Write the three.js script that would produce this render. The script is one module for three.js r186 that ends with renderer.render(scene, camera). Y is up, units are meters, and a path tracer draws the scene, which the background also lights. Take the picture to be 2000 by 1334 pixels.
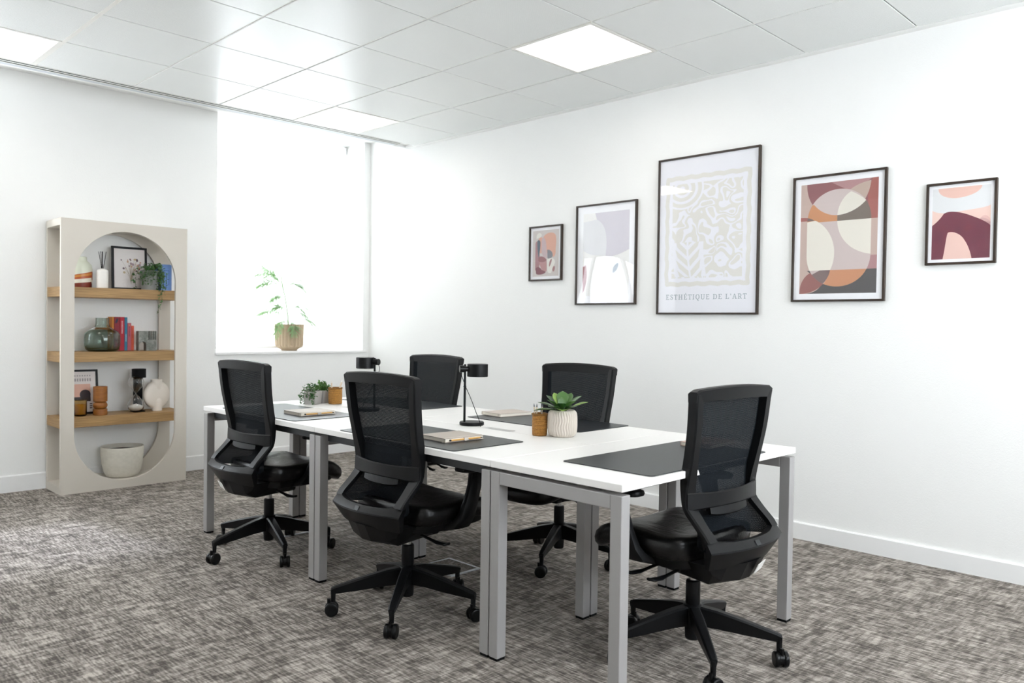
import * as THREE from 'three';
import { RoundedBoxGeometry } from 'three/addons/geometries/RoundedBoxGeometry.js';
import { ConvexGeometry } from 'three/addons/geometries/ConvexGeometry.js';
import { mergeGeometries, toCreasedNormals } from 'three/addons/utils/BufferGeometryUtils.js';
import { RectAreaLightUniformsLib } from 'three/addons/lights/RectAreaLightUniformsLib.js';

// ---------------------------------------------------------------- camera, sky, sun, exposure
const scene = new THREE.Scene();
const renderer = new THREE.WebGLRenderer({ antialias: true });
renderer.toneMapping = THREE.LinearToneMapping;
renderer.toneMappingExposure = 0.99;
renderer.shadowMap.enabled = true;
RectAreaLightUniformsLib.init();

const deg = Math.PI / 180;
const camera = new THREE.PerspectiveCamera(46.27, 2000 / 1334, 0.05, 100);
camera.position.set(-4.502, 1.229, 6.43);
camera.rotation.set(-1.2227 * deg, -45.1712 * deg, 0.8314 * deg, 'YXZ');
camera.focus = 3.7;
camera.userData.fStop = 3.2;

const SKY = 9.2, PANEL = 5.4;
scene.background = new THREE.Color().setRGB(SKY * 0.94, SKY * 1.0, SKY * 1.055);   // bright overcast sky outside the windows
const sun = new THREE.DirectionalLight(0xe4ecff, 3.6);
sun.position.set(-5.2, 4.4, -5);
sun.target.position.set(-4.2, 0, 0);
sun.castShadow = true;
sun.shadow.radius = 9;
sun.shadow.mapSize.set(2048, 2048);
Object.assign(sun.shadow.camera, { left: -8, right: 8, top: 8, bottom: -8, near: 0.5, far: 25 });
scene.add(sun, sun.target);

// ---------------------------------------------------------------- helpers
function rng(seed) { let s = seed >>> 0; return () => { s = (s + 0x6d2b79f5) | 0; let t = Math.imul(s ^ (s >>> 15), 1 | s); t = (t + Math.imul(t ^ (t >>> 7), 61 | t)) ^ t; return ((t ^ (t >>> 14)) >>> 0) / 4294967296; }; }
const R = rng(11);
const V = (x, y, z) => new THREE.Vector3(x, y, z);
const lerp = THREE.MathUtils.lerp, clamp = THREE.MathUtils.clamp, sstep = THREE.MathUtils.smoothstep;
const std = (color, roughness = 0.6, extra = {}) => new THREE.MeshStandardMaterial({ color, roughness, ...extra });
const phys = (color, roughness = 0.6, extra = {}) => new THREE.MeshPhysicalMaterial({ color, roughness, ...extra });

const taken = new Map();
function numbered(name) { const n = taken.get(name) ?? 0; taken.set(name, n + 1); return n ? name + '_' + String(n).padStart(3, '0') : name; }
function clean(g) {
  if (g.index) g = g.toNonIndexed();
  for (const k of Object.keys(g.attributes)) if (!['position', 'normal', 'uv'].includes(k)) g.deleteAttribute(k);
  if (!g.attributes.normal) g.computeVertexNormals();
  if (!g.attributes.uv) g.setAttribute('uv', new THREE.Float32BufferAttribute(new Float32Array(g.attributes.position.count * 2), 2));
  g.morphAttributes = {};
  return g;
}
const join = (list) => (list = [].concat(list)).length === 1 ? list[0] : mergeGeometries(list.map(clean));
function obj(name, geos, material, parent) {
  const m = new THREE.Mesh(join(geos), material);
  m.name = name; m.castShadow = m.receiveShadow = true;
  if (parent) parent.add(m);
  return m;
}
function tag(o, label, category, group) { o.userData.label = label; o.userData.category = category; if (group) o.userData.group = group; return o; }
function thing(name, label, category, pos = [0, 0, 0], turn = 0, group) {
  const g = new THREE.Group();
  g.name = numbered(name); g.position.set(...pos); g.rotation.y = turn; scene.add(g);
  return tag(g, label, category, group);
}
function single(name, label, category, geos, material, group) {
  const m = obj(numbered(name), geos, material, scene);
  return tag(m, label, category, group);
}
function struct(name, geos, material) { const m = obj(name, geos, material, scene); m.userData.kind = 'structure'; return m; }
function dup(root, label, pos, turn) {
  const c = root.clone(); c.name = numbered(root.userData.base); c.userData = { ...root.userData, label }; c.position.set(...pos); c.rotation.y = turn; scene.add(c); return c;
}
const box = (w, h, d, x = 0, y = 0, z = 0) => new THREE.BoxGeometry(w, h, d).translate(x, y, z);
const span = (x0, x1, y0, y1, z0, z1) => box(x1 - x0, y1 - y0, z1 - z0, (x0 + x1) / 2, (y0 + y1) / 2, (z0 + z1) / 2);
const rbox = (w, h, d, r, x = 0, y = 0, z = 0, seg = 2) => new RoundedBoxGeometry(w, h, d, seg, r).translate(x, y, z);
const rspan = (x0, x1, y0, y1, z0, z1, r = 0.002) => rbox(x1 - x0, y1 - y0, z1 - z0, r, (x0 + x1) / 2, (y0 + y1) / 2, (z0 + z1) / 2);
const cyl = (r0, r1, h, x = 0, y = 0, z = 0, n = 28) => new THREE.CylinderGeometry(r1, r0, h, n).translate(x, y, z);
const lathe = (pts, n = 40) => new THREE.LatheGeometry(pts.map(([r, y]) => new THREE.Vector2(r, y)), n);
const byHeight = (g, h) => { const p = g.attributes.position, t = g.attributes.uv; for (let i = 0; i < p.count; i++) t.setY(i, p.getY(i) / h); return g; };
const tube = (pts, r, n = 24, k = 8) => new THREE.TubeGeometry(new THREE.CatmullRomCurve3(pts), n, r, k);
// rings: arrays of points with equal length; closed around, capped at the ends
function loft(rings, { capA = true, capB = true, crease = 0.6, closed = true } = {}) {
  const P = [], U = [], n = rings[0].length;
  const put = (a, b, c, ua, ub, uc) => { for (const p of [a, b, c]) P.push(p.x, p.y, p.z); for (const u of [ua, ub, uc]) U.push(u[0], u[1]); };
  const len = [0];
  for (let i = 1; i < rings.length; i++) len.push(len[i - 1] + rings[i][0].distanceTo(rings[i - 1][0]));
  for (let i = 0; i + 1 < rings.length; i++) {
    let s = 0;
    for (let j = 0; j < (closed ? n : n - 1); j++) {
      const k = (j + 1) % n, a = rings[i][j], b = rings[i][k], c = rings[i + 1][k], d = rings[i + 1][j], s1 = s + a.distanceTo(b);
      put(a, b, c, [s, len[i]], [s1, len[i]], [s1, len[i + 1]]);
      put(a, c, d, [s, len[i]], [s1, len[i + 1]], [s, len[i + 1]]);
      s = s1;
    }
  }
  const cap = (ring, flip) => {
    const c = ring.reduce((m, p) => m.add(p), V(0, 0, 0)).multiplyScalar(1 / n);
    for (let j = 0; j < n; j++) { const a = ring[j], b = ring[(j + 1) % n]; flip ? put(c, b, a, [0, 0], [b.x, b.z], [a.x, a.z]) : put(c, a, b, [0, 0], [a.x, a.z], [b.x, b.z]); }
  };
  if (closed && capA) cap(rings[0], true);
  if (closed && capB) cap(rings[rings.length - 1], false);
  const g = new THREE.BufferGeometry();
  g.setAttribute('position', new THREE.Float32BufferAttribute(P, 3));
  g.setAttribute('uv', new THREE.Float32BufferAttribute(U, 2));
  return toCreasedNormals(g, crease);
}
// a surface from f(u, v), u and v in 0..1
function sheet(f, nu, nv, uv = (u, v) => [u, v]) {
  const P = [], U = [], I = [];
  for (let j = 0; j <= nv; j++) for (let i = 0; i <= nu; i++) { const u = i / nu, v = j / nv, p = f(u, v), t = uv(u, v); P.push(p.x, p.y, p.z); U.push(t[0], t[1]); }
  for (let j = 0; j < nv; j++) for (let i = 0; i < nu; i++) { const a = j * (nu + 1) + i, b = a + 1, c = a + nu + 1, d = c + 1; I.push(a, b, d, a, d, c); }
  const g = new THREE.BufferGeometry();
  g.setAttribute('position', new THREE.Float32BufferAttribute(P, 3));
  g.setAttribute('uv', new THREE.Float32BufferAttribute(U, 2));
  g.setIndex(I); g.computeVertexNormals();
  return clean(g);
}
function metricUV(g, along = 'x') {       // uv in metres from the dominant axis of each normal; u runs along the grain
  g = clean(g);
  const p = g.attributes.position, n = g.attributes.normal, uv = g.attributes.uv;
  for (let i = 0; i < p.count; i++) {
    const a = [Math.abs(n.getX(i)), Math.abs(n.getY(i)), Math.abs(n.getZ(i))], k = a.indexOf(Math.max(...a)), q = [p.getX(i), p.getY(i), p.getZ(i)];
    let [u, v] = k === 0 ? [q[2], q[1]] : k === 1 ? [q[0], q[2]] : [q[0], q[1]];
    if (along === 'y' && k !== 1) [u, v] = [v, u];
    if (along === 'z' && k === 1) [u, v] = [v, u];
    uv.setXY(i, u, v);
  }
  return g;
}
function smooth1(keys, y) {               // keys sorted by y, Catmull-Rom value
  const n = keys.length;
  if (y <= keys[0][0]) return keys[0][1];
  if (y >= keys[n - 1][0]) return keys[n - 1][1];
  let i = 0; while (keys[i + 1][0] < y) i++;
  const k = (j) => keys[clamp(j, 0, n - 1)], t = (y - keys[i][0]) / (keys[i + 1][0] - keys[i][0]), dy = keys[i + 1][0] - keys[i][0];
  const m0 = ((k(i + 1)[1] - k(i - 1)[1]) / (k(i + 1)[0] - k(i - 1)[0] || 1)) * dy, m1 = ((k(i + 2)[1] - k(i)[1]) / (k(i + 2)[0] - k(i)[0] || 1)) * dy;
  const t2 = t * t, t3 = t2 * t;
  return (2 * t3 - 3 * t2 + 1) * k(i)[1] + (t3 - 2 * t2 + t) * m0 + (-2 * t3 + 3 * t2) * k(i + 1)[1] + (t3 - t2) * m1;
}
// value noise on a repeating lattice
function lattice(w, h, seed) {
  const r = rng(seed), a = new Float32Array(w * h); for (let i = 0; i < a.length; i++) a[i] = r();
  return (x, y) => {
    const xi = Math.floor(x), yi = Math.floor(y), fx = x - xi, fy = y - yi, sx = fx * fx * (3 - 2 * fx), sy = fy * fy * (3 - 2 * fy);
    const q = (i, j) => a[(((j % h) + h) % h) * w + (((i % w) + w) % w)];
    return lerp(lerp(q(xi, yi), q(xi + 1, yi), sx), lerp(q(xi, yi + 1), q(xi + 1, yi + 1), sx), sy);
  };
}
function dataTexture(w, h, f, srgb = true) {
  const d = new Uint8Array(w * h * 4);
  for (let y = 0, o = 0; y < h; y++) for (let x = 0; x < w; x++, o += 4) { const c = f(x, y); d[o] = c[0]; d[o + 1] = c[1]; d[o + 2] = c[2]; d[o + 3] = 255; }
  const t = new THREE.DataTexture(d, w, h);
  t.wrapS = t.wrapT = THREE.RepeatWrapping; t.magFilter = t.minFilter = THREE.LinearFilter;
  if (srgb) t.colorSpace = THREE.SRGBColorSpace;
  t.needsUpdate = true;
  return t;
}
function canvasTexture(w, h, draw) {
  const c = document.createElement('canvas'); c.width = w; c.height = h;
  draw(c.getContext('2d'), w, h);
  const t = new THREE.CanvasTexture(c); t.colorSpace = THREE.SRGBColorSpace; return t;
}

// ---------------------------------------------------------------- materials
const carpetTex = (() => {
  const N = 2048, M = 3.0;              // 3 m of carpet, 1.5 mm a pixel
  const th = lattice(1024, 52, 1), th2 = lattice(1024, 130, 2), cr = lattice(70, 560, 3), cr2 = lattice(36, 230, 7), blot = lattice(64, 80, 9), big = lattice(12, 14, 4), fine = lattice(1024, 1024, 5), loop = lattice(1024, 1024, 8), area = lattice(9, 11, 6);
  return dataTexture(N, N, (x, y) => {
    const u = x / N, v = y / N, col = Math.floor(u * 1024) + 0.5;
    const T = sstep(0.5 * th(col, v * 52) + 0.5 * th2(col, v * 130), 0.28, 0.72), X = sstep(0.55 * cr(u * 70, Math.floor(v * 560) + 0.5) + 0.45 * cr2(u * 36, Math.floor(v * 230) + 0.5), 0.25, 0.75), B = blot(u * 64, v * 80), g = big(u * 12, v * 14);
    const w = sstep(area(u * 9, v * 11), 0.3, 0.7);             // some areas run more across than along
    let l = 0.48 + lerp(0.62, 0.5, w) * (T - 0.5) + lerp(0.3, 0.46, w) * (X - 0.5) + lerp(0.2, 0.42, w) * (B - 0.5) + 0.16 * (g - 0.5);
    l += 0.16 * (fine(u * 1024, v * 1024) - 0.5) + 0.22 * (loop(col, Math.floor(v * 1024) + 0.5) - 0.5);
    l = clamp(l, 0, 1);
    return [lerp(76, 190, l), lerp(70, 181, l), lerp(64, 172, l)];
  });
})();
carpetTex.repeat.set(1 / 3, 1 / 3);
const carpetBump = dataTexture(256, 256, (() => { const f = lattice(128, 96, 9), g = lattice(256, 256, 10); return (x, y) => { const v = 255 * (0.6 * f(Math.floor(x / 2), y * 0.375) + 0.4 * g(x, y)); return [v, v, v]; }; })(), false);
carpetBump.repeat.set(2.6, 2.6);
const oakTex = (() => {
  const a = lattice(8, 96, 21), b = lattice(24, 400, 22), c = lattice(4, 12, 23);
  return dataTexture(512, 512, (x, y) => {
    const u = x / 512, v = y / 512, g = 0.5 * a(u * 8, v * 96 + 2 * c(u * 4, v * 12)) + 0.35 * b(u * 24, v * 400) + 0.3 * c(u * 4, v * 12), l = clamp(g - 0.1, 0, 1);
    return [lerp(136, 190, l), lerp(104, 152, l), lerp(62, 100, l)];
  });
})();
oakTex.repeat.set(1.2, 2.2);
const darkWoodTex = (() => {
  const a = lattice(6, 128, 31), b = lattice(20, 400, 32);
  return dataTexture(256, 512, (x, y) => { const u = x / 256, v = y / 512, l = 0.6 * a(u * 6, v * 128) + 0.4 * b(u * 20, v * 400); return [lerp(22, 70, l), lerp(15, 50, l), lerp(9, 34, l)]; });
})();
darkWoodTex.repeat.set(3, 5);
const wallBump = dataTexture(256, 256, (() => { const f = lattice(64, 64, 41), g = lattice(128, 128, 42); return (x, y) => { const v = 255 * (0.5 * f(x / 4, y / 4) + 0.5 * g(x / 2, y / 2)); return [v, v, v]; }; })(), false);
wallBump.repeat.set(3, 3);
const perfTex = dataTexture(64, 64, (x, y) => { const dx = (x % 16) - 7.5, dy = (y % 16) - 7.5, v = dx * dx + dy * dy < 13 ? 206 : 246; return [v, v, v]; });
perfTex.repeat.set(50, 50);
const meshAlpha = dataTexture(32, 32, (x, y) => { const row = Math.floor(y / 16), yy = y % 16, xx = (x + row * 8) % 16, open = yy > 6 && yy < 9 && xx > 2 && xx < 14, v = open ? 165 : 255; return [v, v, v]; }, false);
meshAlpha.repeat.set(120, 140);
const leatherBump = dataTexture(256, 256, (() => { const f = lattice(12, 40, 51), g = lattice(90, 90, 52), h = lattice(6, 10, 53); return (x, y) => { const v = 255 * (0.45 * f(x / 21.3, y / 6.4) + 0.15 * g(x / 2.84, y / 2.84) + 0.4 * h(x / 42.7, y / 25.6)); return [v, v, v]; }; })(), false);
leatherBump.repeat.set(2, 2);
const padBump = dataTexture(128, 128, (() => { const f = lattice(128, 128, 61); return (x, y) => { const v = 255 * f(x * 1.0, y * 1.0); return [v, v, v]; }; })(), false);
padBump.repeat.set(12, 12);

const M = {
  carpet: std(0xffffff, 0.97, { map: carpetTex, bumpMap: carpetBump, bumpScale: 0.003 }),
  wall: std(0xf4f4f2, 0.75, { bumpMap: wallBump, bumpScale: 0.0004 }),
  greyWall: std(0x8f8e8c, 0.8, { bumpMap: wallBump, bumpScale: 0.0004 }),
  gloss: std(0xf3f3f2, 0.4),
  tile: std(0xf4f6f4, 0.26, { map: perfTex }),
  bar: std(0xeceae4, 0.4),
  edgeGrey: std(0xc6cacf, 0.5),
  slot: std(0x142627, 0.8),
  lit: std(0xffffff, 0.6, { emissive: 0xffffff, emissiveIntensity: 1.6 }),
  frameWhite: std(0xf4f4f4, 0.45),
  blind: phys(0xf6f6f4, 1, { transmission: 0.4, thickness: 0, side: THREE.DoubleSide }),
  pane: phys(0xffffff, 0, { transmission: 1, thickness: 0, ior: 1.5 }),
  acrylic: phys(0xffffff, 0, { transmission: 1, thickness: 0, ior: 1.5 }),
  desk: std(0xf3f1ee, 0.42),
  metal: std(0xa5a3a2, 0.42, { metalness: 0.25 }),
  beam: std(0x2b2d30, 0.5, { metalness: 0.2 }),
  rubber: phys(0x0c0c0d, 0.8, { specularIntensity: 0.4 }),
  black: phys(0x0a0b0d, 0.42, { specularIntensity: 0.5 }),
  blackSmooth: phys(0x0b0c0d, 0.32, { specularIntensity: 0.5 }),
  greyBlack: std(0x1c1e21, 0.45),
  leather: phys(0x070708, 0.32, { specularIntensity: 0.7, bumpMap: leatherBump, bumpScale: 0.003 }),
  mesh: phys(0x171b1f, 0.85, { specularIntensity: 0.15, alphaMap: meshAlpha, transparent: true, side: THREE.DoubleSide }),
  chrome: std(0xd0d0d0, 0.2, { metalness: 1 }),
  plate: std(0xe4e2de, 0.5),
  silver: std(0xb9bcc0, 0.4, { metalness: 0.3 }),
  pad: std(0x1c2024, 0.36, { bumpMap: padBump, bumpScale: 0.00008 }),
  shelf: std(0xd6cfc4, 0.5),
  oak: std(0xffffff, 0.5, { map: oakTex }),
  darkWood: std(0xffffff, 0.45, { map: darkWoodTex }),
  paper: std(0xefe8da, 0.85),
  greige: std(0xcfc6bc, 0.75),
  pencil: std(0xd8a75c, 0.5),
};

// ---------------------------------------------------------------- the room
const CEIL = 2.806, SOFFIT = 2.947, XL = -5.75, ZF = 7.6;
const W1 = [-1.523, -0.069], W2 = [-5.3, -3.16], SILL = 0.962, DEEP = 0.4;
{
  const f = new THREE.PlaneGeometry(-XL + 0.3, ZF + 0.7).rotateX(-Math.PI / 2);
  const slab = box(-XL + 0.3, 0.1, ZF + 0.7, XL / 2, -0.05, ZF / 2 - 0.1);
  struct('floor', metricUV(slab), M.carpet);
}
struct('wall_back', [
  span(XL, W2[0], 0, 3.2, -DEEP, 0), span(W2[1], W1[0], 0, 3.2, -DEEP, 0), span(W1[1], 0.15, 0, 3.2, -DEEP, 0),
  span(W2[0], W2[1], 0, SILL - 0.02, -DEEP, 0), span(W1[0], W1[1], 0, SILL - 0.02, -DEEP, 0),
  span(W2[0], W2[1], SOFFIT, 3.2, -DEEP, 0), span(W1[0], W1[1], SOFFIT, 3.2, -DEEP, 0),
].map((g) => metricUV(g)), M.wall);
struct('wall_right', metricUV(span(0, 0.15, 0, 3.2, 0, ZF + 0.3)), M.wall);
struct('wall_left', metricUV(span(XL - 0.15, XL, 0, 3.2, -DEEP, ZF + 0.3)), M.wall);
const W3 = [-3.9, -0.5], SILL3 = 0.85;
struct('wall_front', [span(XL, W3[0], 0, 3.2, ZF, ZF + 0.3), span(W3[1], 0, 0, 3.2, ZF, ZF + 0.3), span(W3[0], W3[1], 0, SILL3 - 0.02, ZF, ZF + 0.3), span(W3[0], W3[1], 2.7, 3.2, ZF, ZF + 0.3)].map((g) => metricUV(g)), M.greyWall);
{
  // the windows behind the camera, which light the faces turned towards it
  const g = new THREE.Group(); g.name = 'window_3'; g.userData.kind = 'structure'; scene.add(g);
  const [a, b] = W3, z0 = ZF + 0.22, z1 = ZF + 0.28, y0 = SILL3, y1 = 2.7, m = 0.05;
  obj('window_frame', [span(a, a + m, y0, y1, z0, z1), span(b - m, b, y0, y1, z0, z1), span(a + m, b - m, y0, y0 + m, z0, z1), span(a + m, b - m, y1 - m, y1, z0, z1)], M.frameWhite, g);
  for (const x of [-2.767, -1.633]) obj('mullion', span(x - 0.03, x + 0.03, y0 + m, y1 - m, z0, z1), M.frameWhite, g);
  for (const [x0, x1] of [[a + m, -2.797], [-2.737, -1.663], [-1.603, b - m]]) obj('pane', new THREE.PlaneGeometry(x1 - x0, y1 - y0 - 2 * m).rotateY(Math.PI).translate((x0 + x1) / 2, (y0 + y1) / 2, (z0 + z1) / 2), M.pane, g);
  obj('window_sill', rspan(a - 0.01, b + 0.01, y0 - 0.022, y0, ZF - 0.02, ZF + 0.22, 0.004), M.gloss, g);
}
{
  const skirt = (h, t) => [[0, 0], [t, 0], [t, h - 0.006], [t - 0.005, h], [0, h]];
  const right = loft([0, ZF].map((z) => skirt(0.098, 0.016).map(([a, y]) => V(-a, y, z))).map((r) => r.reverse()), { crease: 0.4 });
  struct('baseboard_right', right, M.gloss);
  const back = loft([XL, -0.016].map((x) => skirt(0.118, 0.014).map(([a, y]) => V(x, y, a))), { crease: 0.4 });
  struct('baseboard_back', back, M.gloss);
}
// suspended ceiling: slab with plaster margin, the perimeter recess along the windows, and clip-in metal tiles
const ceiling = struct('ceiling', [
  span(XL, 0, CEIL + 0.022, 3.2, 0.6, ZF), span(XL, 0, SOFFIT, 3.2, 0, 0.6),
  span(-0.06, 0, CEIL, CEIL + 0.03, 0.62, ZF), span(XL, -5.46, CEIL, CEIL + 0.03, 0.62, ZF), span(XL, 0, CEIL, CEIL + 0.03, 0.6, 0.622), span(XL, 0, CEIL, CEIL + 0.03, 7.353, ZF),
].map((g) => metricUV(g)), M.wall);
const LX = [-1.26, -3.66], LZ = [0.753, 3.153, 5.553];
const isLight = (x, z) => LX.some((a) => Math.abs(a - x) < 0.01) && LZ.some((a) => Math.abs(a - z) < 0.01);
{
  const ring = (a, b, y) => [V(-a, y, b), V(a, y, b), V(a, y, -b), V(-a, y, -b)];
  const tileGeo = metricUV(loft([ring(0.2915, 0.2945, 0), ring(0.2945, 0.2975, 0.0025), ring(0.2945, 0.2975, 0.02)].map((r) => r.reverse()), { capB: false, crease: 0.2 }));
  for (let i = 0; i < 9; i++) for (let j = 0; j < 11; j++) {
    const x = -0.66 - 0.6 * i, z = 0.753 + 0.6 * j;
    if (isLight(x, z)) continue;
    const t = obj('ceiling_tile', tileGeo, M.tile, ceiling);
    t.position.set(x + 0.3, CEIL, z + 0.3);
  }
  for (let i = 0; i <= 9; i++) obj('runner', span(-0.06 - 0.6 * i - 0.011, -0.06 - 0.6 * i + 0.011, CEIL + (i === 5 ? -0.001 : 0.005), CEIL + 0.022, 0.753, ZF), M.bar, ceiling);
}
for (const x of LX) for (const z of LZ) {
  const seen = (x === LX[0] && z < 4) || (x === LX[1] && z < 1);
  const label = !seen ? 'square white ceiling light panel out of view'
    : x === LX[1] ? 'square ceiling light panel in the top left corner above the bookcase'
      : z < 1 ? 'square ceiling light panel beside the window corner, bleached by daylight' : 'bright square ceiling light panel in the middle, nearest the framed prints';
  const t = thing('ceiling_light', label, 'ceiling light', [x + 0.3, CEIL, z + 0.3], 0, 'recessed ceiling light panels');
  const o = 0.296, n = 0.276;
  obj('frame', [span(-o, o, -0.002, 0.02, -o, -n), span(-o, o, -0.002, 0.02, n, o), span(-o, -n, -0.002, 0.02, -n, n), span(n, o, -0.002, 0.02, -n, n)], M.bar, t);
  obj('diffuser', box(2 * n, 0.006, 2 * n, 0, 0.006, 0), M.lit, t);
  const l = new THREE.RectAreaLight(0xfff7ee, PANEL, 2 * n, 2 * n);
  l.position.y = 0.0015; l.rotation.x = -Math.PI / 2; t.add(l);
}
{
  const t = thing('slot_diffuser', 'long slot air diffuser along the ceiling edge above the window wall', 'air vent', [0, CEIL, 0]);
  obj('flange', [span(XL, -0.2, -0.002, 0.02, 0.745, 0.752), span(XL, -0.2, -0.002, 0.02, 0.706, 0.723), span(XL, -0.2, -0.002, 0.02, 0.674, 0.684)], M.bar, t);
  obj('slot', span(XL, -0.2, -0.0005, 0.02, 0.723, 0.745), M.slot, t);
  obj('slot', span(XL, -0.2, -0.0005, 0.02, 0.684, 0.706), M.slot, t);
  obj('edge_strip', span(XL, -0.2, 0, 0.02, 0.622, 0.674), M.edgeGrey, t);
}
function makeWindow(n, [x0, x1], mullions, blindY, blindLabel) {
  const g = new THREE.Group(); g.name = 'window_' + n; g.userData.kind = 'structure'; scene.add(g);
  const z0 = -DEEP + 0.005, z1 = -DEEP + 0.055, b = 0.045, top = SOFFIT;
  obj('window_frame', [span(x0, x0 + b, SILL, top, z0, z1), span(x1 - b, x1, SILL, top, z0, z1), span(x0 + b, x1 - b, SILL, SILL + b, z0, z1), span(x0 + b, x1 - b, top - b, top, z0, z1)], M.frameWhite, g);
  const xs = [x0 + b, ...mullions, x1 - b];
  for (const m of mullions) obj('mullion', span(m - 0.03, m + 0.03, SILL + b, top - b, z0, z1), M.frameWhite, g);
  for (let i = 0; i + 1 < xs.length; i++) {
    const a = xs[i] + (i ? 0.03 : 0), c = xs[i + 1] - (i + 2 < xs.length ? 0.03 : 0);
    obj('transom', span(a, c, 1.28, 1.325, z0, z1), M.frameWhite, g);
    for (const [ya, yb] of [[SILL + b, 1.28], [1.325, top - b]]) obj('pane', new THREE.PlaneGeometry(c - a, yb - ya).translate((a + c) / 2, (ya + yb) / 2, (z0 + z1) / 2), M.pane, g);
  }
  obj('window_sill', rspan(x0 - 0.012, Math.min(x1 + 0.03, -0.002), SILL - 0.022, SILL, -DEEP + 0.055, 0.022, 0.004), M.gloss, g);
  const bl = thing('roller_blind', blindLabel, 'blind');
  const zb = -0.325;
  obj('tube', [cyl(0.02, 0.02, x1 - x0 - 0.04, 0, 0, 0, 24).rotateZ(Math.PI / 2).translate((x0 + x1) / 2, top - 0.03, zb - 0.012)], M.frameWhite, bl);
  obj('bracket', rspan(x1 - 0.02, x1 - 0.004, top - 0.09, top - 0.01, zb - 0.03, zb + 0.03, 0.003), M.frameWhite, bl);
  obj('bracket', rspan(x0 + 0.004, x0 + 0.02, top - 0.09, top - 0.01, zb - 0.03, zb + 0.03, 0.003), M.frameWhite, bl);
  obj('fabric', sheet((u, v) => V(lerp(x0 + 0.025, x1 - 0.03, u), lerp(blindY, top - 0.004, v), zb + 0.026 + 0.002 * Math.sin(u * 17) * (1 - v)), 40, 4), M.blind, bl);
  obj('bottom_bar', rspan(x0 + 0.025, x1 - 0.03, blindY - 0.022, blindY, zb + 0.016, zb + 0.032, 0.004), M.frameWhite, bl);
}
makeWindow(1, W1, [(W1[0] + W1[1]) / 2], 1.0, 'white roller blind drawn right down behind the potted fern');
makeWindow(2, W2, [-4.587, -3.873], 2.15, 'white roller blind half lowered, out of view left of the bookcase');

// ---------------------------------------------------------------- desks
const DH = 0.732, DX0 = -2.49, DXM = -1.89, DX1 = -1.29, DZ0 = 1.925, DZ1 = 3.125, DZ2 = 4.325, DZ3 = 4.925;
function desk(x0, x1, z0, z1, label, { barAlong = 'x', scallop = 0 } = {}) {
  const t = thing('desk', label, 'desk', [(x0 + x1) / 2, 0, (z0 + z1) / 2], 0, 'white bench desks pushed together');
  const w = x1 - x0, d = z1 - z0, g = 0.0015, T = 0.025;
  const s = new THREE.Shape(), a = w / 2 - g, b = d / 2 - g;
  s.moveTo(-a, -b);
  s.lineTo(a, -b); s.lineTo(a, b); s.lineTo(-a, b);
  if (scallop) { const c = 0.1, e = 0.052; s.lineTo(-a, c); s.bezierCurveTo(-a + e, c, -a + e, c, -a + e, c - 0.05); s.lineTo(-a + e, -c + 0.05); s.bezierCurveTo(-a + e, -c, -a + e, -c, -a, -c); }
  s.closePath();
  const top = new THREE.ExtrudeGeometry(s, { depth: T - 0.003, bevelEnabled: true, bevelThickness: 0.0015, bevelSize: 0.0015, bevelOffset: -0.0015, bevelSegments: 1, curveSegments: 8 }).rotateX(Math.PI / 2).translate(0, DH - 0.0015, 0);
  obj('tabletop', top, M.desk, t);
  const L = 0.045, ft = DH - T - 0.013, m = 0.003;
  for (const sx of [-1, 1]) for (const sz of [-1, 1]) {
    const x = sx * (w / 2 - L / 2 - m), z = sz * (d / 2 - L / 2 - m);
    const leg = obj('leg', rbox(L, ft - 0.01, L, 0.003, x, 0.01 + (ft - 0.01) / 2, z), M.metal, t);
    obj('foot', rbox(L - 0.004, 0.011, L - 0.004, 0.002, x, 0.0055, z), M.rubber, leg);
  }
  const px = w / 2 - L - m, pz = d / 2 - L - m;
  if (barAlong === 'x') for (const sz of [-1, 1]) obj('crossbar', rspan(-px, px, ft - 0.046, ft, sz * (d / 2 - L / 2 - m) - L / 2, sz * (d / 2 - L / 2 - m) + L / 2, 0.003), M.metal, t);
  else for (const sx of [-1, 1]) obj('crossbar', rspan(sx * (w / 2 - L / 2 - m) - L / 2, sx * (w / 2 - L / 2 - m) + L / 2, ft - 0.046, ft, -pz, pz, 0.003), M.metal, t);
  if (barAlong === 'x') for (const sx of [-1, 1]) obj('beam', span(sx * (w / 2 - 0.06) - 0.015, sx * (w / 2 - 0.06) + 0.015, DH - T - 0.04, DH - T, -pz - 0.005, pz + 0.005), M.beam, t);
  else for (const sz of [-1, 1]) obj('beam', span(-px - 0.005, px + 0.005, DH - T - 0.04, DH - T, sz * (d / 2 - 0.13) - 0.015, sz * (d / 2 - 0.13) + 0.015), M.beam, t);
  return t;
}
desk(DX0, DXM, DZ0, DZ1, 'white desk nearest the bookcase, with the leftmost chair and a notebook');
desk(DXM, DX1, DZ0, DZ1, 'white desk nearest the window corner, holding the two small grey planters', { scallop: 1 });
desk(DX0, DXM, DZ1, DZ2, 'white desk in the middle of the near side, behind the central chair');
desk(DXM, DX1, DZ1, DZ2, 'white desk on the wall side, with the lamp standing at its cable cut-out', { scallop: 1 });
desk(DX0, DX1, DZ2, DZ3, 'white desk across the near end of the bench, with the chair at the right', { barAlong: 'z' });
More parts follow.
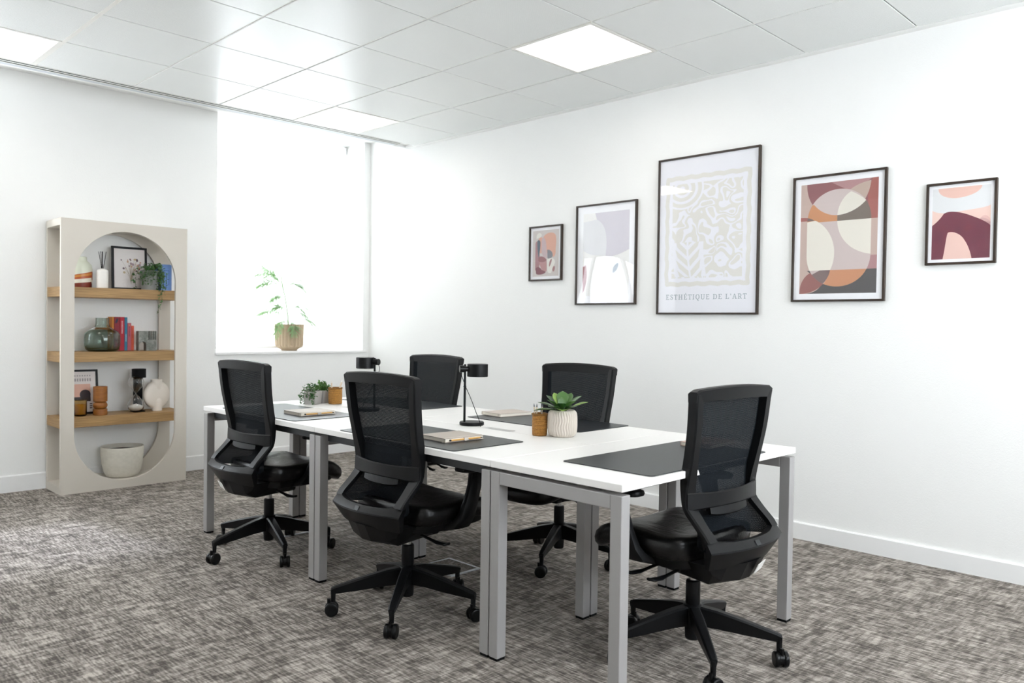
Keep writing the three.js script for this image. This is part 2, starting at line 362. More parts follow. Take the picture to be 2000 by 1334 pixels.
// floor boxes under the desks
for (const [x, z, w, d, label] of [[-1.87, 3.40, 0.19, 0.24, 'steel floor socket box under the middle desks'], [-2.13, 2.21, 0.22, 0.26, 'steel floor socket box under the desk nearest the bookcase']]) {
  const t = thing('floor_box', label, 'floor box', [x, 0, z]);
  obj('rim', [span(-w / 2, w / 2, 0, 0.006, -d / 2, -d / 2 + 0.012), span(-w / 2, w / 2, 0, 0.006, d / 2 - 0.012, d / 2), span(-w / 2, -w / 2 + 0.012, 0, 0.006, -d / 2 + 0.012, d / 2 - 0.012), span(w / 2 - 0.012, w / 2, 0, 0.006, -d / 2 + 0.012, d / 2 - 0.012)], M.silver, t);
  obj('lid', span(-w / 2 + 0.012, w / 2 - 0.012, 0, 0.004, -d / 2 + 0.012, d / 2 - 0.012), M.carpet, t);
}

// ---------------------------------------------------------------- office chairs (front towards -z, back towards +z)
const ZP = [[0.50, 0.208], [0.513, 0.196], [0.555, 0.152], [0.60, 0.113], [0.66, 0.112], [0.76, 0.131], [0.87, 0.150], [1.012, 0.163], [1.05, 0.166]];
const WP = [[0.50, 0.217], [0.513, 0.217], [0.555, 0.214], [0.605, 0.216], [0.66, 0.217], [0.76, 0.218], [0.87, 0.226], [1.012, 0.235], [1.05, 0.236]];
const zp = (y) => smooth1(ZP, y), wp = (y) => smooth1(WP, y);
function makeChair() {
  const t = new THREE.Group();
  // star base with five legs and twin-wheel casters
  const base = obj('star_base', [lathe([[0.0001, 0.062], [0.024, 0.062], [0.027, 0.07], [0.03, 0.14], [0.037, 0.175], [0.034, 0.195], [0.0001, 0.197]], 32)], M.black, t);
  const rect = (x, y0, y1, w0, w1) => [V(x, y0, -w0), V(x, y0, w0), V(x, y1 - 0.006, w1), V(x, y1, w1 - 0.006), V(x, y1, -w1 + 0.006), V(x, y1 - 0.006, -w1)];
  const legGeo = join([loft([rect(0.015, 0.115, 0.192, 0.012, 0.021), rect(0.09, 0.112, 0.18, 0.011, 0.02), rect(0.2, 0.1, 0.152, 0.01, 0.0175), rect(0.3, 0.092, 0.124, 0.009, 0.015), rect(0.319, 0.09, 0.116, 0.008, 0.0125)], { crease: 0.5 }), cyl(0.0095, 0.0115, 0.05, 0.31, 0.083, 0, 14)]);
  const wheel = (z) => lathe([[0.0001, -0.009], [0.019, -0.009], [0.025, -0.0085], [0.0285, -0.005], [0.0285, 0.005], [0.025, 0.0085], [0.019, 0.009], [0.0001, 0.009]], 24).rotateX(Math.PI / 2).translate(0, 0.0285, z);
  const casterGeo = join([wheel(-0.0165), wheel(0.0165), cyl(0.024, 0.024, 0.016, 0, 0, 0, 20).rotateX(Math.PI / 2).translate(0, 0.031, 0), cyl(0.007, 0.007, 0.03, -0.012, 0.056, 0, 12)]);
  const turns = [0.4, 2.3, -0.7, 1.5, 2.9];
  for (let k = 0; k < 5; k++) {
    const a = (k * 2 * Math.PI) / 5;
    obj('leg', legGeo, M.black, base).rotation.y = -a;
    const c = obj('caster', casterGeo, M.blackSmooth, base);
    c.position.set(0.316 * Math.cos(a), 0, 0.316 * Math.sin(a)); c.rotation.y = turns[k];
  }
  const col = obj('gas_column', [lathe([[0.0001, 0.18], [0.027, 0.18], [0.027, 0.278], [0.024, 0.284], [0.0001, 0.284]], 28)], M.black, t);
  obj('piston', cyl(0.0155, 0.0155, 0.045, 0, 0.303, 0, 24), M.chrome, col);
  // mechanism and levers
  obj('tilt_mechanism', [rbox(0.15, 0.05, 0.24, 0.014, 0, 0.345, 0.0), rbox(0.2, 0.03, 0.3, 0.01, 0, 0.368, -0.02)], M.black, t);
  const paddle = (s, z, fwd) => loft([[0.07, 0.006, 0.352], [0.14, 0.006, 0.348], [0.19, 0.008, 0.338], [0.215, 0.016, 0.333], [0.25, 0.017, 0.334], [0.263, 0.009, 0.337]].map(([x, h, y], i) => { const o = []; for (let k = 0; k < 10; k++) { const a = (k / 10) * 2 * Math.PI; o.push(V(s * x, y + 0.006 * Math.sin(a), z + fwd * i * 0.006 + h * Math.cos(a))); } return s > 0 ? o : o.reverse(); }), { crease: 1 });
  obj('lever', paddle(1, 0.035, -1), M.black, t);
  obj('lever', paddle(-1, 0.03, -1), M.black, t);
  obj('lever', paddle(-1, -0.06, -1.6), M.black, t);
  // seat cushion
  const seatTop = (x, z) => 0.478 + 0.012 * Math.pow(Math.abs(x) / 0.24, 2) + 0.018 * sstep(z, 0.0, 0.16) - 0.045 * sstep(-z, 0.2, 0.37) - 0.006 * Math.sin(z * 9);
  const plan = (a, k) => { const c = Math.cos(a), s = Math.sin(a), p = 2 / 4.2, zx = s > 0 ? 0.13 : 0.365; return [0.243 * k * Math.sign(c) * Math.pow(Math.abs(c), p), -0.0 + zx * k * Math.sign(s) * Math.pow(Math.abs(s), p)]; };
  const layers = [[0.86, -0.086], [0.95, -0.08], [0.99, -0.06], [1.0, -0.04], [0.985, -0.018], [0.94, -0.005], [0.85, 0], [0.6, 0.002], [0.3, 0.0]];
  const N = 48;
  const rings = layers.map(([k, dy]) => { const o = []; for (let i = 0; i < N; i++) { const [x, z] = plan((-i / N) * 2 * Math.PI, k); o.push(V(x, seatTop(x, z) + dy, z)); } return o; });
  obj('seat', loft(rings, { crease: 1.2 }), M.leather, t);
  obj('seat_pan', loft([[0.7, 0.372], [0.84, 0.376], [0.9, 0.41]].map(([k, y]) => { const o = []; for (let i = 0; i < N; i++) { const [x, z] = plan((-i / N) * 2 * Math.PI, k); o.push(V(x, y - 0.02 * sstep(-z, 0.22, 0.36), z)); } return o; }), { crease: 0.8 }), M.black, t);
  // armrests
  for (const s of [-1, 1]) {
    const path = [[0.10, 0.384, -0.06, 0.05, 0.014], [0.2, 0.388, -0.065, 0.052, 0.018], [0.248, 0.402, -0.075, 0.048, 0.02], [0.27, 0.44, -0.085, 0.042, 0.019], [0.276, 0.50, -0.103, 0.036, 0.015], [0.276, 0.565, -0.125, 0.036, 0.014], [0.276, 0.61, -0.138, 0.042, 0.016], [0.276, 0.626, -0.142, 0.055, 0.02]];
    const ringsA = path.map(([x, y, z, hz, ht], i) => {
      const a = path[Math.max(0, i - 1)], b = path[Math.min(path.length - 1, i + 1)], tx = b[0] - a[0], ty = b[1] - a[1], l = Math.hypot(tx, ty), nx = ty / l, ny = -tx / l, o = [];
      for (let k = 0; k < 12; k++) { const q = (k / 12) * 2 * Math.PI, c = Math.sign(Math.cos(q)) * Math.pow(Math.abs(Math.cos(q)), 0.5), d = Math.sign(Math.sin(q)) * Math.pow(Math.abs(Math.sin(q)), 0.5); o.push(V(s * (x + nx * ht * d), y + ny * ht * d, z + hz * c)); }
      return s > 0 ? o : o.reverse();
    });
    const post = obj('arm_post', loft(ringsA, { crease: 0.7 }), M.black, t);
    const padRing = (k, y) => { const o = []; for (let i = 0; i < 28; i++) { const q = (-i / 28) * 2 * Math.PI, c = Math.cos(q), d = Math.sin(q); o.push(V(s * 0.276 + 0.042 * k * Math.sign(c) * Math.pow(Math.abs(c), 0.55), y, -0.15 + 0.122 * k * Math.sign(d) * Math.pow(Math.abs(d), 0.5))); } return o; };
    obj('arm_pad', loft([padRing(0.8, 0.622), padRing(0.97, 0.626), padRing(1, 0.634), padRing(0.97, 0.643), padRing(0.85, 0.647)], { crease: 0.9 }), M.black, post);
  }
  // backrest: side rails, top bar, mesh, lumbar band, tail
  const bulge = (x, y) => 0.016 * (1 - Math.pow(x / wp(y), 2));
  const rail = (s) => {
    const out = [];
    for (let i = 0; i <= 30; i++) {
      const y = lerp(0.498, 1.0, i / 30), e = 0.004, dz = zp(y + e) - zp(y - e), l = Math.hypot(dz, 2 * e), ny = -dz / l, nz = (2 * e) / l;
      const w = wp(y), wide = y < 0.6 ? lerp(0.044, 0.052, sstep(y, 0.53, 0.6)) : lerp(0.05, 0.034, sstep(y, 0.62, 0.8)), z = zp(y);
      const deep = lerp(0.012, 0.03, sstep(y, 0.6, 0.72)); const q = (x, n) => V(s * x, y + ny * n, z + nz * n + (w - x) * 0.1);
      const o = [q(w - wide, -deep + 0.004), q(w - 0.008, -deep - 0.002), q(w, -deep + 0.004), q(w, 0.006), q(w - 0.005, 0.011), q(w - wide, 0.009)];
      out.push(s > 0 ? o.reverse() : o);
    }
    return loft(out, { crease: 0.5 });
  };
  const topBar = [];
  for (let i = 0; i <= 28; i++) {
    const u = (i / 28) * 2 - 1, x = u * 0.2345, yt = 1.014 + 0.012 * (1 - u * u) - (Math.abs(u) > 0.95 ? 0.006 * ((Math.abs(u) - 0.95) / 0.05) ** 2 : 0), yb = 0.972 + 0.006 * (1 - u * u), bz = bulge(x, 1.0);
    topBar.push([V(x, yb, zp(yb) - 0.026 + bz), V(x, yt - 0.007, zp(yt) - 0.03 + bz), V(x, yt, zp(yt) - 0.022 + bz), V(x, yt, zp(yt) + 0.004 + bz), V(x, yt - 0.005, zp(yt) + 0.01 + bz), V(x, yb, zp(yb) + 0.008 + bz)].reverse());
  }
  obj('backrest_frame', [rail(-1), rail(1), loft(topBar, { crease: 0.5 })], M.black, t);
  obj('mesh_back', sheet((u, v) => { const y = lerp(0.465, 0.985, v), w = wp(y) - 0.006, x = lerp(-w, w, u); const low = (1 - sstep(y, 0.56, 0.66)) * (1 - Math.pow(Math.abs(2 * u - 1), 4)); return V(x, y, lerp(zp(y), 0.108 - 0.1 * (0.6 - y), low) - 0.008 - 0.016 * sstep(y, 0.62, 0.74) + bulge(x, y) * (1 - 0.7 * low)); }, 16, 40, (u, v) => [u * 0.42, v * 0.5]), M.mesh, t);
  const band = [];
  for (let i = 0; i <= 24; i++) {
    const u = (i / 24) * 2 - 1, x = u * 0.213, z = 0.113 + 0.038 * (1 - u * u), h = 0.006 * u * u;
    band.push([V(x, 0.598 - h, z), V(x, 0.648 + h, z - 0.002), V(x, 0.65 + h, z + 0.006), V(x, 0.646 + h, z + 0.011), V(x, 0.602 - h, z + 0.013), V(x, 0.597 - h, z + 0.008)].reverse());
  }
  const bandMesh = obj('lumbar_band', loft(band, { crease: 0.5 }), M.black, t);
  const grip = [];
  for (let i = 0; i <= 16; i++) { const u = (i / 16) * 2 - 1, x = u * 0.112, z = 0.122 + 0.03 * (1 - u * u * 0.45), d = 0.007 * (1 - u ** 4); grip.push([V(x, 0.572 - d, z), V(x, 0.603, z - 0.004), V(x, 0.603, z + 0.006), V(x, 0.576 - d, z + 0.012), V(x, 0.57 - d, z + 0.008)].reverse()); }
  obj('lumbar_grip', loft(grip, { crease: 0.5 }), M.black, bandMesh);
  const tail = [];
  for (let i = 0; i <= 28; i++) {
    const u = (i / 28) * 2 - 1, b = 0.044 * (1 - u * u), f = 0.02;
    const p = (w, y, z) => V(u * w, y, z + b);
    const yl = 0.405 - 0.006 * u * u, dip = 0.02 * (1 - u ** 4);
    tail.push([p(0.21, 0.512 - dip, 0.196 - f + dip * 0.7), p(0.215, 0.514 - dip, 0.196 + dip * 0.7), p(0.217, 0.51 - dip, 0.201 + dip * 0.7), p(0.2225, 0.472, 0.23), p(0.221, 0.466, 0.231), p(0.187, yl, 0.197), p(0.18, yl, 0.197 - f), p(0.2, 0.46, 0.206 - f)].reverse());
  }
  const tailMesh = obj('tail_shell', loft(tail, { crease: 0.35 }), M.black, t);
  obj('tail_badge', rbox(0.026, 0.02, 0.003, 0.001, 0, 0, 0).rotateX(-0.6).translate(0, 0.4805, 0.2685), M.greyBlack, tailMesh);
  const hull = [];
  for (const s of [-1, 1]) hull.push(V(s * 0.184, 0.412, 0.19), V(s * 0.12, 0.41, 0.226), V(s * 0.03, 0.412, 0.25), V(s * 0.155, 0.375, 0.19), V(s * 0.115, 0.352, 0.2), V(s * 0.03, 0.342, 0.218), V(s * 0.12, 0.328, 0.15), V(s * 0.11, 0.335, 0.03), V(s * 0.075, 0.325, -0.07), V(s * 0.17, 0.405, 0.03), V(s * 0.1, 0.39, -0.1));
  obj('under_cover', new ConvexGeometry(hull), M.black, t);
  t.userData.base = 'office_chair';
  return t;
}
const chair0 = makeChair();
const chairs = [
  ['black mesh office chair farthest left, in front of the bookcase', -2.398, 2.53, -87.3, 32, -1, 35],
  ['black mesh office chair in the centre foreground, its back turned to the camera', -2.395, 3.725, -88.2, 67, 0, -15],
  ['black mesh office chair at the right-hand end desk, nearest the camera', -1.904, 4.823, -4, 63, 1, 45],
  ['black mesh office chair on the wall side behind the succulent pot, facing the camera', -1.362, 3.675, 94.1, 10, 0, -40],
  ['black mesh office chair on the wall side behind the near lamp head, facing the camera', -1.305, 2.417, 94.3, 40, 0, 10],
];
const copies = chairs.map((_, i) => (i ? chair0.clone() : chair0));
chairs.forEach(([label, x, z, yaw, phase, plate, axle], i) => {
  const c = copies[i];
  c.name = numbered('office_chair');
  c.userData = {}; tag(c, label, 'office chair', 'black office chairs around the desks');
  c.position.set(x, 0, z); c.rotation.y = yaw * deg;
  // the star base swivels freely under each chair
  c.children.find((k) => k.name === 'star_base').rotation.y = -(phase * deg) - yaw * deg;
  const b = c.children.find((k) => k.name === 'star_base');
  b.children.filter((k) => k.name === 'caster').forEach((k, j) => { k.rotation.y = (axle + [0, 25, -20, 60, 10][j]) * deg - c.rotation.y - b.rotation.y; });
  if (plate) {
    const nz = V(plate * 0.24, -0.42, 0.875).normalize(), nx = V(0, 1, 0).cross(nz).normalize(), ny = nz.clone().cross(nx);
    const g = rbox(0.085, 0.038, 0.003, 0.001).applyMatrix4(new THREE.Matrix4().makeBasis(nx, ny, nz)).translate(plate * 0.055, 0.381, 0.2435);
    obj('label_plate', g, M.plate, c).userData.label = 'silver label plate';
  }
  scene.add(c);
});

// ---------------------------------------------------------------- things on the desks
function deskPad(x0, x1, z0, z1, label) {
  const s = new THREE.Shape(), a = (x1 - x0) / 2, b = (z1 - z0) / 2, r = 0.02;
  s.moveTo(-a + r, -b); s.lineTo(a - r, -b); s.absarc(a - r, -b + r, r, -Math.PI / 2, 0); s.lineTo(a, b - r); s.absarc(a - r, b - r, r, 0, Math.PI / 2); s.lineTo(-a + r, b); s.absarc(-a + r, b - r, r, Math.PI / 2, Math.PI); s.lineTo(-a, -b + r); s.absarc(-a + r, -b + r, r, Math.PI, 1.5 * Math.PI);
  const g = new THREE.ExtrudeGeometry(s, { depth: 0.0015, bevelEnabled: true, bevelThickness: 0.001, bevelSize: 0.003, bevelOffset: -0.003, bevelSegments: 2, curveSegments: 8 }).rotateX(-Math.PI / 2).translate((x0 + x1) / 2, DH + 0.0012, (z0 + z1) / 2);
  return single('desk_pad', label, 'desk pad', metricUV(g), M.pad, 'dark leather desk pads');
}
deskPad(-2.459, -2.06, 2.09, 2.885, 'grey leather desk pad under the notebook nearest the bookcase, bleached by window light');
deskPad(-2.468, -2.068, 3.295, 4.098, 'dark grey leather desk pad beside the central chair, under a notebook with pencil');
deskPad(-1.66, -1.27, 3.268, 4.055, 'black leather desk pad on the wall side, running behind the succulent pot');
deskPad(-1.652, -1.305, 2.06, 2.85, 'grey leather desk pad in front of the far chair, behind the central chair back');
deskPad(-2.312, -1.518, 4.515, 4.912, 'black leather desk pad on the near end desk, behind the right-hand chair');
const PT = DH + 0.0047;
function notebook(x, z, turn, w, d, label, { pencil, cover = M.greige, page = M.paper } = {}) {   // w along local x, d along local z
  const t = thing('notebook', label, 'notebook', [x, PT, z], turn * deg, 'notebooks lying on the desk pads');
  const H = 0.017;
  obj('pages', rspan(-w / 2 + 0.003, w / 2 - 0.003, 0.002, H - 0.002, -d / 2 + 0.001, d / 2 - 0.003, 0.001), page, t);
  obj('cover', [rspan(-w / 2, w / 2, 0, 0.002, -d / 2, d / 2, 0.0009), rspan(-w / 2, w / 2, H - 0.002, H, -d / 2, d / 2, 0.0009), rspan(-w / 2, w / 2, 0, H, -d / 2 - 0.001, -d / 2 + 0.002, 0.0009)], cover, t);
  obj('elastic_band', [span(-w / 2 - 0.001, w / 2 + 0.001, H - 0.0002, H + 0.0008, d / 2 - 0.022, d / 2 - 0.017), span(-w / 2 - 0.0012, -w / 2 - 0.0002, 0, H, d / 2 - 0.022, d / 2 - 0.017), span(w / 2 + 0.0002, w / 2 + 0.0012, 0, H, d / 2 - 0.022, d / 2 - 0.017)], M.greige, t);
  if (pencil) {
    obj('pen_loop', rspan(-0.01, 0.012, 0.002, 0.016, d / 2, d / 2 + 0.011, 0.003), M.greige, t);
    const p = thing('pencil', pencil, 'pencil', [x, PT, z], turn * deg);
    const l = 0.155;
    const body = obj('barrel', cyl(0.0038, 0.0038, l, 0, 0, 0, 6).rotateZ(Math.PI / 2).translate(0.0, 0.009, d / 2 + 0.0055), M.pencil, p);
    obj('tip', [cyl(0.0038, 0.001, 0.014, 0, 0, 0, 6).rotateZ(-Math.PI / 2).translate(l / 2 + 0.007, 0.009, d / 2 + 0.0055)], M.black, p);
    obj('end_cap', [cyl(0.0039, 0.0039, 0.006, 0, 0, 0, 10).rotateZ(Math.PI / 2).translate(-l / 2 - 0.003, 0.009, d / 2 + 0.0055)], M.beam, p);
  }
}
notebook(-2.232, 2.655, -2, 0.205, 0.185, 'notebook with dark edge and pencil on the pad nearest the bookcase', { pencil: 'orange pencil clipped to the notebook nearest the bookcase', cover: std(0xd8d2ca, 0.7) });
notebook(-2.255, 3.845, -4, 0.205, 0.175, 'grey notebook with pencil on the pad right of the central chair', { pencil: 'orange pencil clipped to the notebook right of the central chair', cover: std(0xb5aba0, 0.7) });
notebook(-1.43, 3.345, -6, 0.22, 0.165, 'beige notebook lying behind the lamp cord on the wall-side desk', { cover: std(0xc9bdb2, 0.7) });
notebook(-1.545, 4.66, 3, 0.215, 0.14, 'pinkish notebook half hidden by the back of the right-hand chair', { cover: std(0xccb3a8, 0.7) });

function deskLamp(x, z, ang, label, cord) {       // the head points along +x of the lamp
  const t = thing('desk_lamp', label, 'desk lamp', [x, DH, z], ang, 'black desk lamps');
  obj('lamp_base', lathe([[0.0001, 0], [0.058, 0], [0.0605, 0.002], [0.0605, 0.014], [0.058, 0.0165], [0.0001, 0.0165]], 48).translate(0.037, 0, 0), M.black, t);
  obj('pole', cyl(0.0058, 0.0058, 0.285, 0, 0.156, 0, 16), M.black, t);
  obj('knob', [cyl(0.0175, 0.0175, 0.03, 0, 0, 0, 28).rotateZ(Math.PI / 2).translate(-0.012, 0.276, 0), cyl(0.013, 0.013, 0.012, 0, 0, 0, 24).rotateZ(Math.PI / 2).translate(0.008, 0.276, 0)], M.blackSmooth, t);
  const head = obj('lamp_shade', lathe([[0.0001, 0.3], [0.049, 0.3], [0.0512, 0.298], [0.0512, 0.24], [0.05, 0.238], [0.0475, 0.24], [0.0475, 0.29], [0.0001, 0.291]], 48).translate(0.063, 0, 0), M.black, t);
  obj('reflector', lathe([[0.0001, 0.252], [0.046, 0.25], [0.0001, 0.2515]], 32).translate(0.063, 0, 0), M.frameWhite, head);
  obj('cord_clip', new THREE.TorusGeometry(0.0065, 0.0018, 8, 16).rotateX(Math.PI / 2).translate(0, 0.19, 0), M.black, t);
  obj('cord', tube(cord.map((p) => V(...p)), 0.0017, 40, 8), M.black, t);
}
const aL1 = Math.atan2(-0.49, 0.87), aL2 = Math.atan2(0.94, -0.35);
const toLocal = (x, y, z, [lx, lz], a) => { const dx = x - lx, dz = z - lz; return [dx * Math.cos(a) - dz * Math.sin(a), y - DH, dx * Math.sin(a) + dz * Math.cos(a)]; };
const L1 = [-1.887, 3.509], L2 = [-1.872, 2.735];
deskLamp(...L1, aL1, 'black desk lamp with drum shade in front of the far chair back', [[-0.022, 0.27, 0.002], [-0.016, 0.24, 0.004], [-0.002, 0.2, 0.0085], [0.004, 0.185, 0.0085], toLocal(-1.878, 0.87, 3.54, L1, aL1), toLocal(-1.872, 0.805, 3.573, L1, aL1), toLocal(-1.868, 0.742, 3.604, L1, aL1), toLocal(-1.87, 0.69, 3.614, L1, aL1)]);
deskLamp(...L2, aL2, 'black desk lamp half hidden behind the central chair, near the window', [[-0.022, 0.275, 0], [-0.03, 0.24, 0.002], [-0.02, 0.2, 0.002], [-0.007, 0.18, 0.002], toLocal(-1.85, 0.86, 2.68, L2, aL2), toLocal(-1.862, 0.75, 2.61, L2, aL2), toLocal(-1.868, 0.69, 2.6, L2, aL2)]);

// woven cups with pencils
const rattanTex = (() => { const n = lattice(32, 32, 71); return dataTexture(256, 256, (x, y) => { const row = Math.floor(y / 16), yy = (y % 16) / 16, xx = ((x + (row % 2) * 8) % 16) / 16, k = Math.sin(yy * Math.PI) * (0.55 + 0.45 * Math.sin(xx * Math.PI)), l = clamp(0.15 + 0.75 * k + 0.35 * (n(x / 8, y / 8) - 0.5), 0, 1); return [lerp(124, 240, l), lerp(78, 176, l), lerp(26, 88, l)]; }); })();
const rattanBump = dataTexture(64, 64, (x, y) => { const row = Math.floor(y / 16), yy = (y % 16) / 16, xx = ((x + (row % 2) * 8) % 16) / 16, v = 255 * Math.sin(yy * Math.PI) * (0.5 + 0.5 * Math.sin(xx * Math.PI)); return [v, v, v]; }, false);
rattanTex.repeat.set(4, 1); rattanBump.repeat.set(16, 4);
M.rattan = std(0xffffff, 0.65, { map: rattanTex, bumpMap: rattanBump, bumpScale: 0.004 });
function wovenCup(x, z, r, h, label) {
  const t = thing('woven_cup', label, 'pencil cup', [x, DH, z], 0, 'woven rattan pencil cups');
  obj('cup', byHeight(lathe([[0.0001, 0.002], [r * 0.92, 0.0], [r * 0.985, 0.006], [r, 0.02], [r * 1.01, h * 0.5], [r, h - 0.004], [r * 0.97, h], [r * 0.9, h - 0.004], [r * 0.9, 0.01], [0.0001, 0.008]], 48), h), M.rattan, t);
  const rim = obj('rim', new THREE.TorusGeometry(r * 0.965, 0.0045, 8, 40).rotateX(Math.PI / 2).translate(0, h - 0.001, 0), M.rattan, t);
}
function standing(name, label, category, x, z, y0, lean, a, len, r, m, tipM) {
  const t = thing(name, label, category, [x, DH + y0, z], 0, 'pencils and brushes standing in the woven cups');
  const q = new THREE.Quaternion().setFromUnitVectors(V(0, 1, 0), V(Math.sin(lean) * Math.cos(a), Math.cos(lean), Math.sin(lean) * Math.sin(a)));
  obj('barrel', cyl(r, r, len, 0, len / 2, 0, 8).applyQuaternion(q), m, t);
  obj('tip', cyl(r, r * 0.25, len * 0.12, 0, len * 1.06, 0, 8).applyQuaternion(q), tipM, t);
}
const paleWood = std(0xe6d6bf, 0.6), whiteTip = std(0xf2efe8, 0.6), lead = std(0x6b6d74, 0.5);
wovenCup(-1.868, 3.995, 0.034, 0.098, 'woven rattan pencil cup beside the succulent pot');
standing('pencil', 'pale pencil at the front of the near woven cup', 'pencil', -1.883, 3.99, 0.012, 0.06, 2.4, 0.118, 0.0034, paleWood, lead);
standing('pencil', 'pale pencil leaning left in the near woven cup', 'pencil', -1.876, 3.982, 0.012, 0.1, 3.6, 0.118, 0.0034, paleWood, lead);
standing('pencil', 'pale pencil leaning right in the near woven cup', 'pencil', -1.868, 3.995, 0.012, 0.1, 1.2, 0.118, 0.0034, paleWood, lead);
wovenCup(-1.822, 2.262, 0.041, 0.097, 'woven rattan pencil cup beside the small grey planters');
standing('paintbrush', 'pale paintbrush leaning out of the far woven cup', 'paintbrush', -1.822, 2.262, 0.012, 0.3, 0.6, 0.125, 0.0055, paleWood, whiteTip);
standing('pencil', 'white pencil upright in the far woven cup', 'pencil', -1.835, 2.25, 0.012, 0.05, 3.4, 0.115, 0.0045, paleWood, whiteTip);

// succulent in a ribbed pot
{
  const t = thing('succulent_pot', 'green succulent in a white wavy-ribbed pot on the desks', 'potted plant', [-1.812, DH, 4.081]);
  const prof = [[0, 0.045], [0.004, 0.053], [0.016, 0.0615], [0.04, 0.0645], [0.075, 0.065], [0.1, 0.063], [0.112, 0.059], [0.118, 0.054]];
  const rad = (y) => smooth1(prof, y), nr = 34;
  obj('pot', [sheet((u, v) => { const a = -u * 2 * Math.PI, y = 0.118 * v, k = Math.sin(nr * a + 1.4 * Math.sin(y * 95 + 0.6 * Math.sin(3 * a))), r = rad(y) + 0.0021 * k * sstep(v, 0, 0.12) * (1 - sstep(v, 0.93, 1)); return V(r * Math.cos(a), y, r * Math.sin(a)); }, 260, 36), lathe([[0.054, 0.118], [0.049, 0.117], [0.048, 0.105], [0.0001, 0.104]], 40), lathe([[0.0001, 0], [0.045, 0]], 40)], std(0xd6cdc2, 0.8), t);
  obj('soil', lathe([[0.0485, 0.106], [0.0001, 0.11]], 24), std(0x2c2620, 0.95), t);
  const leafM = [phys(0x4a7034, 0.36, { clearcoat: 0.3 }), phys(0x7b9c42, 0.36, { clearcoat: 0.3 }), phys(0x2f5629, 0.36, { clearcoat: 0.3 })];
  const leaf = (len, w, cup, th) => {
    const out = [];
    for (let i = 0; i <= 12; i++) {
      const s = i / 12, ww = Math.max(0.0006, w * Math.pow(Math.sin(Math.PI * Math.pow(s, 1.5) * 0.93 + 0.12), 0.9) * (s > 0.9 ? 1 - (s - 0.9) * 8.5 : 1)), z = len * s, y = len * (0.1 * s - 0.14 * s * s);
      const o = [];
      for (let k = 0; k < 10; k++) { const q = (k / 10) * 2 * Math.PI, c = Math.cos(q), d = Math.sin(q); o.push(V(ww * c, y + cup * ww * c * c + th * d * (1 - 0.7 * s), z)); }
      out.push(o);
    }
    return loft(out, { crease: 1.4 });
  };
  const set = [[5.43, 0.12, 0.078, 0.022, 1], [4.75, 0.3, 0.075, 0.02, 2], [6.1, 0.35, 0.078, 0.021, 2], [3.98, 0.02, 0.1, 0.015, 0], [3.7, 0.35, 0.09, 0.017, 0], [0.62, 0.42, 0.092, 0.018, 1], [1.0, 0.75, 0.085, 0.02, 0], [1.7, 0.95, 0.08, 0.021, 0], [2.3, 1.05, 0.083, 0.022, 0], [2.9, 0.95, 0.08, 0.02, 1], [3.35, 0.75, 0.082, 0.02, 2], [4.3, 0.7, 0.068, 0.019, 0], [5.3, 0.75, 0.05, 0.016, 2], [0.1, 0.8, 0.06, 0.018, 0], [2.5, 1.35, 0.05, 0.015, 0]];
  for (const [a, e, len, w, m] of set) {
    const l = obj('leaf', leaf(len * 1.15, w * 1.25, 0.3, 0.003), leafM[m], t);
    l.position.set(0.014 * Math.sin(a), 0.117, 0.014 * Math.cos(a)); l.rotation.set(-e, a, 0, 'YXZ');
  }
}
// small planters with trailing greenery
const leafFlat = (len, w) => loft([0, 0.25, 0.5, 0.75, 1].map((s) => { const ww = Math.max(0.0004, w * Math.sin(Math.PI * (0.08 + 0.88 * s))); return [V(-ww, 0.0006 + 0.25 * ww, len * s), V(0, -0.0006, len * s), V(ww, 0.0006 + 0.25 * ww, len * s), V(0, 0.001, len * s)]; }), { crease: 0.9 });
function trailing(parent, name, mat, seed, strands, { y0, drop, out, leafLen, leafW, step, dirs }) {
  const r = rng(seed), geos = [], stems = [], base = leafFlat(leafLen, leafW), mtx = new THREE.Matrix4(), e = new THREE.Euler(), q = new THREE.Quaternion();
  for (let s = 0; s < strands; s++) {
    const a = dirs ? lerp(dirs[0], dirs[1], r()) : r() * 6.283, d = drop * (0.25 + 0.9 * r()), o = out * (0.7 + 0.6 * r()), rise = 0.03 * r();
    const pts = [V(0.2 * o * Math.cos(a), y0, 0.2 * o * Math.sin(a)), V(0.6 * o * Math.cos(a), y0 + 0.02 + rise, 0.6 * o * Math.sin(a)), V(o * Math.cos(a), y0 - d * 0.2, o * Math.sin(a)), V(o * 1.05 * Math.cos(a + 0.1), y0 - d * 0.6, o * 1.05 * Math.sin(a + 0.1)), V(o * 1.02 * Math.cos(a + 0.16), y0 - d, o * 1.02 * Math.sin(a + 0.16))];
    const c = new THREE.CatmullRomCurve3(pts), n = Math.max(4, Math.round(c.getLength() / step));
    stems.push(new THREE.TubeGeometry(c, 10, 0.0007, 4));
    for (let i = 0; i <= n; i++) {
      const p = c.getPoint(i / n);
      e.set((r() - 0.4) * 1.6, r() * 6.283, (r() - 0.5) * 1.4, 'YXZ'); q.setFromEuler(e);
      const k = 0.7 + 0.6 * r(); mtx.compose(p, q, V(k, k, k)); geos.push(base.clone().applyMatrix4(mtx));
    }
  }
  obj('stems', stems, std(0x5d6b35, 0.7), parent);
  obj(name, geos, mat, parent).userData.kind = 'stuff';   // hundreds of tiny leaves
}
